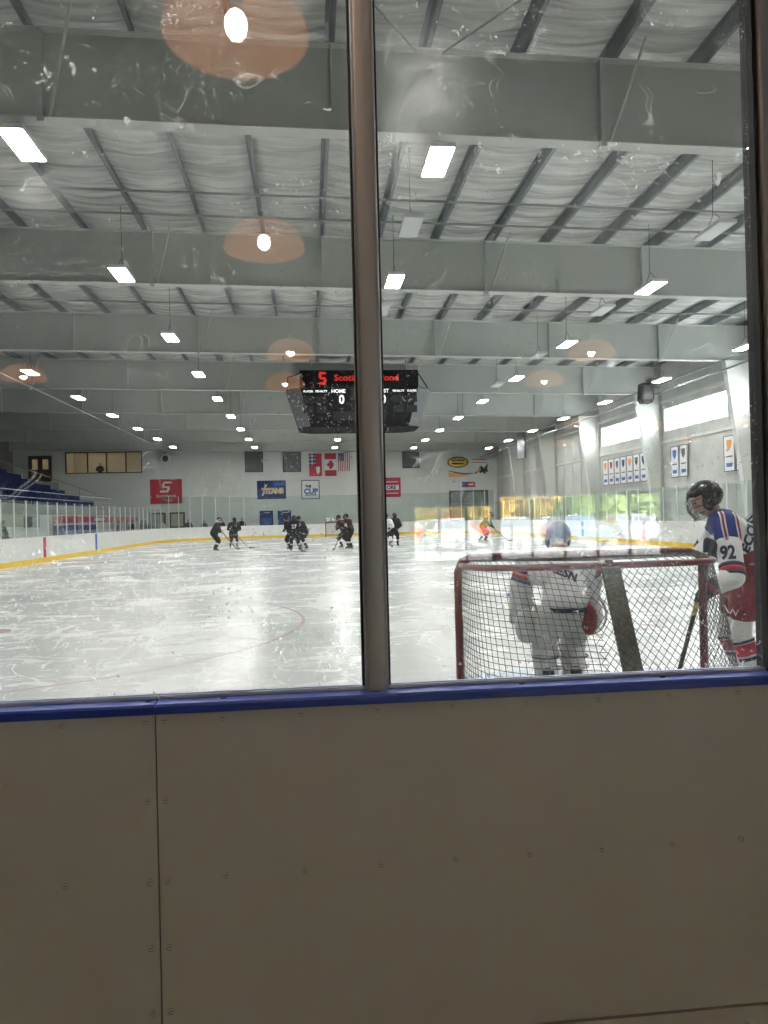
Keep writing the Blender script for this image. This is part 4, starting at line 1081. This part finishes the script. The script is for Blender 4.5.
def hockey_player(name, label, loc, rz, J, c, detail=0, cage=True, group=None):
    root = thing(name, label, 'person', loc, rz, group)
    vx = .016 if detail else .032
    R_, P_, hp = head_prims(J['head'], J['look'], J.get('hs', 1.0))
    HS = J.get('hs', 1.0)
    pel, che, nek = J['pel'], J['che'], J['nek']
    body = hp + [('chain', [pel, che, nek, J['head']], [.12, .13, .06, .05])]
    for s in 'LR':
        body += [('chain', [J['sh' + s], J['el' + s], J['wr' + s], J['ha' + s]], [.055, .042, .032, .035]), ('chain', [J['hi' + s], J['kn' + s], J['an' + s]], [.085, .06, .042])]
    blob('body', body, 'skin', root, .014 if detail else .028, 2)
    face_parts(R_, P_, root)
    helmet(R_, P_, root, c['helmet'], True, detail, HS)
    hem = J.get('hem', lerp(pel, che, .1)); hr = J.get('hemr', .19)
    B_ = 1.0 if detail else 1.14
    jp = [('chain', [hem, che, lerp(che, nek, .6)], [hr * B_, .185 * B_, .13 * B_])]
    mid = lerp(J['shL'], J['shR'], .5)
    jp += [('chain', [J['shL'], mid, J['shR']], [.105 * B_, .13 * B_, .105 * B_]), ('chain', [lerp(J['shL'], hem, .25), lerp(J['shR'], hem, .25)], [.13, .13])]
    for s in 'LR':
        jp += [('chain', [J['sh' + s], J['el' + s]], [.105 * B_, .092 * B_]), ('chain', [J['el' + s], lerp(J['el' + s], J['wr' + s], .85)], [.092, .072])]
    jersey = blob('jersey', jp, c['jersey'], root, vx, 3)
    for (m_, a0, a1) in c.get('stripes', ()):
        for s in 'LR': band('sleeve_stripe', m_, J['sh' + s], J['el' + s], .105, .092, a0, a1, jersey, 1.02)
    for (m_, a0, a1) in c.get('cuffs', ()):
        for s in 'LR': band('sleeve_stripe', m_, J['el' + s], J['wr' + s], .092, .070, a0, a1, jersey, 1.03)
    if c.get('yoke'):
        yk = blob('shoulder_yoke', [('c', J['shL'], .109, lerp(J['shL'], J['elL'], .30), .103), ('c', J['shR'], .109, lerp(J['shR'], J['elR'], .30), .103), ('chain', [J['shL'], mid, J['shR']], [.108, .136, .108]), ('e', lerp(mid, nek, .4), (.12, .12, .08))], c['yoke'], jersey, vx, 2)
    if c.get('hemstripe'):
        MB().tube([(hem[0], hem[1], hem[2] - .09), (hem[0], hem[1], hem[2] - .055)], [hr * .97, hr * 1.0], 24).build('hem_stripe', c['hemstripe'], jersey, smooth=True)
    pp = [('c', lerp(pel, hem, .6), .155, pel, .165)] if not J.get('pantstop') else [('chain', [J['pantstop'], pel], [.17, .185])]
    pe = J.get('pants_end', .72)
    for s in 'LR': pp += [('c', J['hi' + s], .135, lerp(J['hi' + s], J['kn' + s], pe), .125)]
    pants = blob('pants', pp, c['pants'], root, vx, 2, cut=J.get('pantcut'))
    for s in 'LR':
        k_, a_ = J['kn' + s], J['an' + s]
        sock = blob('sock', [('chain', [lerp(k_, J['hi' + s], .32), k_, lerp(k_, a_, .35), lerp(k_, a_, .95)], [.078, .088, .082, .056])], c['sock'], root, vx, 2)
        for (m_, a0, a1) in c.get('sockstripes', ()): band('sock_stripe', m_, k_, a_, .090, .062, a0, a1, sock, 1.05)
        glove(root, 'glove', J['wr' + s], J['ha' + s], c['glove'], detail, J.get('grip', (0, 0, 1)), c.get('cuffm'))
        skate(root, J['an' + s], J['to' + s], detail)
    return root, jersey, pants
def place(root, p): return root.matrix_basis @ Vector(p)
def xf(loc, rz, p): return Matrix.Translation(loc) @ Matrix.Rotation(rz, 4, 'Z') @ Vector(p)
def stick(label, top, bot, bladedir, m='stick', w=.013, blade=(.30, .07), tape=None, paddle=0, group=None):
    top, bot = Vector(top), Vector(bot); t = thing('hockey_stick', label, 'hockey stick', tuple(bot), group=group)
    d = top - bot; L_ = d.length; q = d.normalized().to_track_quat('Z', 'Y').to_matrix().to_4x4()
    MB().box((-w, -w * .75, .04), (w, w * .75, L_), q).build('shaft', m, t)
    if paddle: MB().box((-.045, -.012, .0), (.045, .012, paddle), q).build('paddle', 'stick_w', t)
    if tape: MB().box((-w * 1.2, -w * .95, tape[0]), (w * 1.2, w * .95, tape[1]), q).build('grip_tape', 'tape', t)
    bd = Vector((bladedir[0], bladedir[1], 0)).normalized(); sd_ = Vector((-bd.y, bd.x, 0)); pts = []
    b = MB(); n = 6
    for i in range(n + 1):
        u = i / n; p = bd * blade[0] * u + sd_ * .03 * u * u; hh = blade[1] * (1 - .25 * u)
        for s in (-1, 1):
            for z in (.012, .012 + hh): b.v.append(tuple(p + sd_ * .005 * s + Vector((0, 0, z - min(0.0, 0)))))
    for i in range(n):
        o = 4 * i; b.f += [(o, o + 4, o + 5, o + 1), (o + 2, o + 3, o + 7, o + 6), (o, o + 2, o + 6, o + 4), (o + 1, o + 5, o + 7, o + 3)]
    b.f += [(0, 1, 3, 2), (4 * n, 4 * n + 2, 4 * n + 3, 4 * n + 1)]
    b.build('blade', m, t)
    return t

# --- the skater beside the net
loc, rz = (3.60, 5.92, 0), math.radians(64)
Minv = (Matrix.Translation(loc) @ Matrix.Rotation(rz, 4, 'Z')).inverted()
LC = lambda x, y, z: tuple(Minv @ Vector((x, y, z)))
hLw, topw = Vector((3.01, 5.60, .845)), Vector((3.165, 5.66, 1.24))
J = dict(head=(-.02, .29, 1.63), look=(-.15, .9, -.42), hs=1.13, pel=(0, .02, .93), che=(0, .09, 1.24), nek=(0, .17, 1.45), hem=(0, .05, 1.30), hemr=.17, pantstop=(0, .03, 1.10), pants_end=.45, pantcut=.63,
         shL=LC(3.35, 5.76, 1.41), elL=LC(3.28, 5.56, 1.01), wrL=LC(3.10, 5.57, .93), haL=LC(3.035, 5.585, .87),
         shR=(.19, .16, 1.42), elR=(.26, .30, 1.18), wrR=LC(3.29, 5.78, 1.19), haR=LC(3.21, 5.72, 1.24),
         hiL=(-.12, 0, .88), knL=(-.15, .06, .52), anL=(-.17, -.06, .13), toL=(-.2, .12, .06), hiR=(.12, .02, .88), knR=(.16, .14, .52), anR=(.2, .02, .13), toR=(.22, .2, .06), grip=LC(3.72, 6.0, .9))
P92, jer, pan = hockey_player('person', 'person in white, blue and red hockey kit beside the goal, holding a black stick', loc, rz, J,
    dict(helmet='helmet_k', jersey='jersey_w', stripes=(('navycloth', .78, .85), ('redcloth', .85, .93), ('navycloth', .93, 1.0)), yoke='royal', pants='pants_r', sock='jersey_w', sockstripes=(('navycloth', .12, .17), ('redcloth', .19, .42), ('navycloth', .46, .52)), glove='navycloth', cuffm='redcloth'), detail=1)
yoke = next(c for c in jer.children if c.name.startswith('shoulder_yoke'))
def drape_line(name, m, target, parent, pts, ndir, r=.006):
    bvh = BVHTree.FromPolygons([v.co.copy() for v in target.data.vertices], [tuple(p.vertices) for p in target.data.polygons]); N_ = Vector(ndir).normalized(); out = []
    for i in range(len(pts) - 1):
        for k in range(8):
            p = Vector(pts[i]).lerp(Vector(pts[i + 1]), k / 8); h = bvh.ray_cast(p + N_ * .5, -N_, .9)
            if h[0]: out.append(h[0] + N_ * r * .6)
    if len(out) > 1: return MB().tube(out, r, 6).build(name, m, parent, smooth=True)
drape_text('92', .155, 'navycloth', jer, jer, (LC(3.26, 5.6, 1.21)[0] - .1, LC(3.26, 5.6, 1.21)[1], 1.21), (.08, -1, .05), (-.1, .05, 1), (-1, .05, .15), bold=.006, xs=.72)
drape_text('ECCLES', .105, 'navycloth', jer, jer, (-.20, -.07, 1.40), (.45, -.22, .85), (.0, .97, .25), (-.86, -.3, .42), bold=.005)
for y0 in (.19, .08):
    for dy, m_ in ((-.014, 'white'), (0, 'redcloth'), (.014, 'white')):
        drape_line('piping', m_, yoke, jer, [(-.2, y0 + dy, 1.53), (-.3, y0 - .01 + dy, 1.40), (-.34, y0 - .03 + dy, 1.25)], (-1, 0, .35))
drape_text('W', .085, 'white', pan, pan, (-.30, .12, .70), (0, -1, 0), (0, 0, 1), (-1, 0, 0))
drape_line('belt_lettering', 'white', pan, pan, [(-.3, -.02, 1.09), (-.3, -.14, 1.09)], (-1, 0, 0), .007)
dirn = (hLw - topw).normalized(); bot = hLw + dirn * ((hLw.z - .03) / -dirn.z)
stick('black stick with tan grip tape held by the skater beside the net', topw - dirn * .06, bot, (-1, .2), tape=((bot - hLw).length - .14, (bot - hLw).length - .03))

# --- goalie, back to us
J = dict(head=(.06, .16, 1.33), look=(0, 1, -.25), pel=(.03, -.12, .70), che=(.04, -.02, .98), nek=(.05, .09, 1.17), hem=(.03, -.09, .79), hemr=.21, pants_end=.7,
         shL=(-.27, .02, 1.12), elL=(-.35, .02, .88), wrL=(-.31, .14, .76), haL=(-.29, .20, .72), shR=(.25, .02, 1.12), elR=(.33, .05, .93), wrR=(.35, .18, .77), haR=(.35, .24, .70),
         hiL=(-.09, -.1, .66), knL=(-.10, .12, .42), anL=(-.12, -.02, .13), toL=(-.14, .16, .06), hiR=(.15, -.1, .66), knR=(.17, .12, .42), anR=(.13, -.02, .13), toR=(.15, .16, .06))
loc2, rz2 = (2.17, 6.42, 0), 0.0
G, gj, gp = hockey_player('person', 'person in white goalkeeper gear crouching in front of the goal, back to the glass', loc2, rz2, J,
    dict(helmet='helmet_g', jersey='jersey_w', stripes=(('navycloth', .30, .44), ('redcloth', .44, .62), ('navycloth', .62, .76)), pants='pants_g', sock='pads_w', glove='pads_w', hemstripe='navycloth'), detail=1)
drape_text('KESN', .10, 'navycloth', gj, gj, (-.02, -.2, 1.035), (.87, 0, -.48), (.48, 0, .87), (0, -1, .1), bold=.005)
for s, x in (('L', -1), ('R', 1)):
    k_, a_ = J['kn' + s], J['an' + s]
    pr = [('c', (k_[0], k_[1] + .01, k_[2] + .22), .095, (k_[0], k_[1] + .03, k_[2]), .115), ('c', (k_[0], k_[1] + .03, k_[2]), .115, (a_[0], a_[1] + .08, .12), .10), ('c', (a_[0], a_[1] + .06, .11), .08, (a_[0], a_[1] + .2, .09), .06)]
    pad = blob('leg_pad', pr, 'pads_w', G, .018, 3)
    for t_ in (.2, .5, .8):
        p = lerp(k_, a_, t_); MB().tube([(p[0] + .118 * math.cos(a), p[1] + .02 + .11 * math.sin(a), p[2]) for a in [2 * PI * i / 16 for i in range(16)]], .009, 5, closed=True).build('pad_strap', 'grey_dark' if t_ == .5 else 'pants_g', pad)
MB().ell((.19, -.20, .64), (.075, .07, .15), None, 14, 10).build('thigh_panel', 'pants_r', gp, smooth=True)
bk = blob('blocker', [('b', (-.29, .20, .73), (.20, .09, .36), Matrix.Rotation(.15, 4, 'X')), ('c', (-.31, .12, .86), .10, (-.30, .17, .76), .10)], 'jersey_w', G, .016, 3)
MB().box((-.395, .14, .80), (-.19, .262, .83)).build('blocker_stripe', 'blue_print', bk)
MB().ell((-.27, .10, .55), (.11, .09, .16), None, 12, 8).build('thigh_rise', 'pads_w', gp, smooth=True)
tr = blob('catching_glove', [('e', (.34, .22, .62), (.15, .08, .18)), ('e', (.31, .26, .72), (.11, .07, .10)), ('c', (.38, .19, .80), .075, (.36, .2, .72), .08), ('c', (.22, .25, .60), .035, (.25, .30, .76), .03)], 'pads_w', G, .016, 3)
MB().tube([(.34 + .14 * math.cos(a), .13, .62 + .17 * math.sin(a)) for a in [2 * PI * i / 20 for i in range(20)]], .012, 6, closed=True).build('pocket_rim', 'pants_g', tr, smooth=True)
stick('white paddle goalkeeper stick held low by the goalkeeper', xf(loc2, rz2, (-.30, .12, .95)), xf(loc2, rz2, (.12, -.02, .02)), (1, .2), m='stick_w', w=.012, paddle=.55, blade=(.38, .09))

# --- distant skaters
def pose(bend=.1, knee=.1, spread=.14, arms=(.35, 1.0), turn=0.0, stride=0.0):
    b = bend * .6; knee *= .6
    return dict(head=(0, .14 + b * 1.2, 1.62 - b * .55), look=(turn, 1, -.2), pel=(0, -.05 - b * .3, .93 - knee * .5), che=(0, .04 + b * .5, 1.25 - b * .3 - knee * .3), nek=(0, .09 + b, 1.46 - b * .45 - knee * .2),
                shL=(-.2, .06 + b * .85, 1.38 - b * .4 - knee * .2), shR=(.2, .06 + b * .85, 1.38 - b * .4 - knee * .2), elL=(-.31, .10 + b, 1.10 - b * .3), elR=(.31, .06 + b, 1.10 - b * .3),
                wrL=(-.18, arms[0] - .08, arms[1] - .02), haL=(-.14, arms[0], arms[1] - .06), wrR=(.24, arms[0] - .16, arms[1] + .06), haR=(.2, arms[0] - .08, arms[1] + .02),
                hiL=(-.11, -.05 - b * .3, .88 - knee * .5), hiR=(.11, -.05 - b * .3, .88 - knee * .5), knL=(-spread, .10 + knee, .52 - knee * .1), knR=(spread, .10 + knee - stride * .5, .52 - knee * .1),
                anL=(-spread * 1.25, -.02, .13), anR=(spread * 1.25, -.04 - stride, .13), toL=(-spread * 1.4, .15, .06), toR=(spread * 1.4, .12 - stride, .06))
dark = dict(helmet='helmet_k', jersey='jersey_b', stripes=(('white', .55, .68),), pants='pants_b', sock='jersey_b', sockstripes=(('white', .35, .5),), glove='pants_b')
maroon = dict(helmet='helmet_k', jersey='jersey_r', stripes=(('white', .6, .72),), pants='pants_b', sock='jersey_r', sockstripes=(('white', .35, .55),), glove='pants_b')
white = dict(helmet='helmet_k', jersey='jersey_w', stripes=(('blue_print', .55, .7),), pants='pants_b', sock='jersey_w', sockstripes=(('redcloth', .35, .55),), glove='pants_b')
far = [
    ((-4.8, 39.0, 0), -70, pose(.12, .12, .16), dark, 'person in black hockey kit reaching a stick right, at the left of the ice', 1),
    ((-4.2, 42.2, 0), 200, pose(.16, .12, .15), dark, 'person in black hockey kit just behind the leftmost skater', 1),
    ((-.7, 36.4, 0), 170, pose(.08, .08, .17, stride=.1), dark, 'person in black hockey kit facing the glass, front of the middle huddle', 1),
    ((-.3, 37.4, 0), 60, pose(.18, .15, .2), dark, 'person in black hockey kit half hidden at the right of the middle huddle', 0),
    ((-1.0, 38.2, 0), 100, pose(.14, .12, .2), dark, 'person in black hockey kit half hidden at the left of the middle huddle', 0),
    ((1.95, 37.0, 0), 120, pose(.05, .05, .13, turn=.3), maroon, 'person in dark maroon kit standing upright just left of the grey post', 1),
    ((1.75, 38.6, 0), 60, pose(.2, .2, .2, stride=.2), maroon, 'person in dark maroon kit bending behind the upright skater', 0),
    ((3.75, 36.6, 0), 170, pose(.15, .15, .2), white, 'person in white and blue kit just right of the grey post', 0),
    ((4.3, 38.3, 0), 190, pose(.1, .1, .16), dark, 'person in black kit behind the white one, right of the grey post', 0),
    ((9.7, 41.0, 0), 250, pose(.3, .2, .2, arms=(.5, .85), stride=.25), dark, 'person in dark kit skating bent forward right of centre ice', 1)]
for j, (lc_, a, Jp, c, lab, stk) in enumerate(far):
    rz_ = math.radians(a)
    r_, je_, pa_ = hockey_player('person', lab, lc_, rz_, Jp, c, 0, cage=False)
    if j in (0, 2, 5):
        drape_text(('8', '27', '14')[j // 2 if j < 5 else 2], .26, 'white', je_, je_, (0, .35, 1.18), (-1, 0, 0), (0, 0, 1), (0, 1, .1), bold=.01)
        drape_text(('8', '27', '14')[j // 2 if j < 5 else 2], .26, 'white', je_, je_, (0, -.2, 1.22), (1, 0, 0), (0, 0, 1), (0, -1, .1), bold=.01)
    if stk:
        hl, hr = xf(lc_, rz_, Jp['haL']), xf(lc_, rz_, Jp['haR']); aim = xf(lc_, rz_, (-.55, 1.25, 0.0))
        topp = hr + (hr - aim).normalized() * .12
        stick('dark hockey stick held by the ' + {0: 'leftmost skater', 1: 'skater behind the leftmost one', 2: 'front skater of the middle huddle', 5: 'upright skater by the grey post', 9: 'lone skater bent forward, right of centre'}[j], topp, aim, (aim - hr).xy, w=.018, blade=(.3, .08))

# --- spectators and other people standing
def spectator(label, loc, rz, coat, hair, leg='trousers', arms=0, scale=1.0, name='person'):
    root = thing(name, label, 'person', loc, math.radians(rz)); root.scale = (scale,) * 3
    hd = (0, .02, 1.62)
    R_, P_, hp = head_prims(hd, (0, 1, -.1))
    el = (.30, .05, 1.12); wr = (.24, .22, .95) if arms == 0 else (.08, .26, 1.18)
    body = hp + [('chain', [(0, 0, .95), (0, .0, 1.25), (0, 0, 1.46), hd], [.13, .14, .055, .05])]
    for s in (-1, 1):
        body += [('chain', [(s * .18, 0, 1.40), (s * el[0], el[1], el[2]), (s * wr[0], wr[1], wr[2]), (s * (wr[0] - .02), wr[1] + .07, wr[2] - .03)], [.05, .042, .032, .032]), ('chain', [(s * .1, 0, .92), (s * .11, .02, .5), (s * .11, 0, .06), (s * .12, .14, .04)], [.08, .055, .04, .035])]
    blob('body', body, 'skin', root, .022, 2); face_parts(R_, P_, root)
    hb = MB().ell(P_(0, -.012, .02), (.085, .10, .10), R_, 14, 10, keep=lambda p: not (p.y > .03 and p.z < .045)); hb.build('hair', hair, root, smooth=True)
    cp_ = [('chain', [(0, 0, .82), (0, .01, 1.2), (0, 0, 1.42)], [.19, .185, .11]), ('chain', [(-.17, 0, 1.38), (.17, 0, 1.38)], [.09, .09])]
    for s in (-1, 1): cp_ += [('chain', [(s * .18, 0, 1.39), (s * el[0], el[1], el[2]), (s * (wr[0] + .01), wr[1] - .02, wr[2] + .01)], [.085, .07, .055])]
    blob('coat', cp_, coat, root, .026, 3)
    tp = []
    for s in (-1, 1): tp += [('chain', [(s * .1, 0, .9), (s * .11, .02, .5), (s * .11, 0, .09)], [.115, .085, .07])]
    blob('trousers', tp, leg, root, .028, 2)
    for s in (-1, 1): MB().ell((s * .12, .06, .045), (.05, .14, .045), None, 10, 6).build('shoe', 'black', root, smooth=True)
    return root
spectator('person in a white top standing behind the far glass under the red banner', (-12.2, 63.9, -.02), 180, 'coat_w', 'hair_b', arms=1)
spectator('person in a dark coat behind the far glass, left of the leftmost skater', (-7.4, 64.3, -.02), 180, 'coat_d', 'hair_d')
spectator('person in a grey coat behind the far glass, between two others', (-8.8, 64.4, -.02), 170, 'coat_g', 'hair_b', scale=.93)
spectator('person in a navy coat behind the far glass, right of the white top', (-10.1, 64.3, -.02), 190, 'coat_b', 'hair_d')
spectator('person in a dark coat behind the far glass, right of the leftmost skater', (-5.7, 64.4, -.02), 180, 'coat_d', 'hair_d')
spectator('person in a long dark coat behind the left glass at the frame edge', (-12.0, 30.9, -.02), -80, 'coat_d', 'hair_d', scale=1.02)
for j, (y, c) in enumerate(((48.5, 'coat_d'), (50.2, 'coat_g'), (52.3, 'coat_d'), (54.5, 'coat_b'), (56.5, 'coat_d'))):
    spectator('person in a %s top before the red hoarding at left, %s from the near end' % ({'coat_d': 'black', 'coat_g': 'grey', 'coat_b': 'navy'}[c], ORD[j]), (-11.9 + .1 * (j % 2), y, -.02), -90 + 10 * j, c, 'hair_d' if j % 2 else 'hair_b')
spectator('person in dark clothes standing behind the upper far window', (-17.75, YB + 1.0, 5.0), 180, 'coat_d', 'hair_d', arms=1)
spectator('person in a dark coat high at the back of the blue seats', (-22.3, 49.0, 5.39), -100, 'coat_d', 'hair_d')

# ------------------------------------------------------------------ lobby pendants (mirrored in the glass)
pend = None
PL = [(-.25, 1.15, 'right above the boards'), (-.28, -1.27, 'above the photographer'), (-.31, -7.0, 'third back'), (-.18, -4.9, 'second back'), (-3.79, -6.3, 'by the left lobby wall'), (3.62, -6.9, 'right of centre, farther'), (3.61, -4.95, 'right of centre, nearer'),
      (7.55, -17.3, 'before the lobby window'), (8.4, -13.2, 'midway to the lobby window'), (11.2, -16.8, 'at the right of the lobby window'), (10.6, -13.0, 'by the right lobby wall'), (6.2, -12.6, 'in the lobby middle')]
for j, (x, y, wh) in enumerate(PL):
    lab = 'amber dome pendant lamp mirrored in the glass, hung ' + wh
    if pend is None:
        pend = thing('pendant_lamp', lab, 'pendant lamp', (x, y, 3.52), group='amber pendant lamps in the lobby')
        pr = [(.295, 0), (.285, .05), (.25, .11), (.19, .16), (.11, .19), (.03, .20)]
        MB().lathe(pr + [(r - .006 if r > .03 else r, z - .006) for r, z in reversed(pr)], 40).build('shade', 'shade', pend, smooth=True)
        MB().ell((0, 0, .05), (.046, .046, .055), None, 16, 10).build('bulb', 'bulb', pend, smooth=True)
        MB().lathe([(0, .10), (.025, .10), (.03, .2), (.045, .21), (.03, .27), (.0, .28)], 16).build('socket', 'brass', pend, smooth=True)
        MB().tube([(0, 0, .27), (0, 0, LZ - 3.521)], .006, 6).build('cord', 'cable', pend)
        o = pend
    else: o = copy_tree(pend)
    o.location = (x, y, 3.52); o['label'] = lab

# ------------------------------------------------------------------ outdoors behind the lobby window (seen mirrored in the glass)
struct(MB().box((-30, -75, -.3), (50, LYB - .2, -.06)).build('ground_car_park', 'asphalt'))
struct(MB().box((-40, -110, -.35), (70, -41, -.02)).build('ground_lawn', 'kerb'))
struct(MB().box((-10, -22.8, -.06), (25, LYB - .21, .02)).build('pavement', 'concrete'))
t = thing('railing', 'white pipe railing outside the lobby window, mirrored in the glass', 'railing', (7.5, -22.4, .02))
for k in range(9): MB().tube([(-5 + 1.6 * k, 0, 0), (-5 + 1.6 * k, 0, 1.3)], .05, 8).build('post', 'mullion', t)
for z in (.55, 1.3): MB().tube([(-5, 0, z), (7.8, 0, z)], .035, 8).build('rail', 'mullion', t)
def car(label, loc, rz, m):
    c = thing('car', label, 'car', loc, math.radians(rz))
    side = [(-2.2, .35), (-2.2, .75), (-1.95, .9), (-1.5, .95), (-.95, 1.42), (.45, 1.45), (1.15, 1.0), (2.0, .85), (2.2, .65), (2.2, .35)]
    b = MB().prism(side, -.85, .85, lambda p, q, d: (p, d * (.82 if q > 1.2 else 1), q)).build('body', m, c); fix_normals(b.data)
    for s in (-1, 1):
        MB().add([(-1.25, s * .862, .98), (.95, s * .862, 1.0), (.42, s * .732, 1.36), (-.9, s * .732, 1.34)], [(0, 1, 2, 3)]).build('side_window', 'car_glass', c)
        for x in (-1.4, 1.4): MB().lathe([(.0, -.1), (.33, -.1), (.33, .1), (.0, .1)], 18, Matrix.Translation((x, s * .78, .33)) @ Matrix.Rotation(PI / 2, 4, 'X')).build('wheel', 'tyre', c)
    MB().add([(1.17, -.78, 1.01), (1.17, .78, 1.01), (.49, .68, 1.41), (.49, -.68, 1.41)], [(0, 1, 2, 3)]).build('windscreen', 'car_glass', c)
    return c
for j, (x, y, m, r, lab) in enumerate(((6.3, -29.5, 'car_w', 88, 'white car parked outside, mirrored left in the glass'), (9.3, -30, 'car_s', 92, 'silver car parked outside, mirrored beside the white one'), (12.2, -29.6, 'car_b', 85, 'blue car parked outside, mirrored above the goal'),
                                       (15.0, -30, 'car_w', 93, 'white car parked outside, mirrored right above the goal'), (17.6, -29.8, 'car_s', 90, 'silver car parked outside, rightmost of the mirrored row'), (8.0, -38, 'car_r', 5, 'red car driving past outside, mirrored behind the row'))):
    car(lab, (x, y, -.06), r, m)
def tree(label, loc, h, m, seed):
    rnd = random.Random(seed); t = thing('tree', label, 'tree', loc)
    MB().tube([(0, 0, 0), (.1, 0, h * .3), (0, .1, h * .6)], [.22, .16, .08], 8).build('trunk', 'bark', t)
    b = MB()
    for k in range(1100):
        u = rnd.random(); a = rnd.random() * 2 * PI; cz = h * (.18 + .82 * u); R = h * .44 * math.sin(PI * (.12 + .85 * u)) * rnd.random() ** .4
        p = Vector((R * math.cos(a), R * math.sin(a), cz)); s = rnd.uniform(.22, .5)
        q = Euler((rnd.random() * 6, rnd.random() * 6, 0)).to_matrix()
        b.add([p + q @ Vector(v) * s for v in ((-1, 0, 0), (0, -.6, .15), (1, 0, 0), (0, .6, .15))], [(0, 1, 2, 3)])
    o = b.build('crown', m, t); o['kind'] = 'stuff'
for j, (x, y, h, m, lab) in enumerate(((7, -47, 6.5, 'leaf_y', 'yellow autumn tree outside, leftmost mirrored in the glass'), (11, -53, 7, 'leaf_o', 'orange autumn tree outside, mirrored beside the yellow one'), (15, -47, 7, 'leaf_y', 'yellow autumn tree outside, mirrored above the goal'),
                                       (19.5, -54, 8, 'leaf_g', 'green tree outside, mirrored above the crossbar'), (23, -47, 7, 'leaf_g', 'green tree outside, mirrored beside the skater'), (28, -54, 7, 'leaf_y', 'yellow tree outside, rightmost mirrored'), (2.5, -53, 7, 'leaf_g', 'green tree outside, hidden left of the mirrored window'), (14.5, -66, 9, 'leaf_o', 'orange tree outside, tallest, mirrored behind the row'), (23, -77, 11, 'leaf_g', 'tall green tree outside, behind the green ones'), (31, -66, 9, 'leaf_y', 'tall yellow tree outside, behind the green ones'), (7, -78, 11, 'leaf_y', 'tall yellow tree outside, behind the orange one'), (19.0, -43.2, 3.6, 'leaf_g', 'low green tree outside at the lawn edge, above the goal'), (11.2, -43, 4.2, 'leaf_y', 'low yellow tree outside at the lawn edge, behind the cars'))):
    tree(lab, (x, y, -.02), h, m, j)

bpy.data.scenes.remove(TMP)
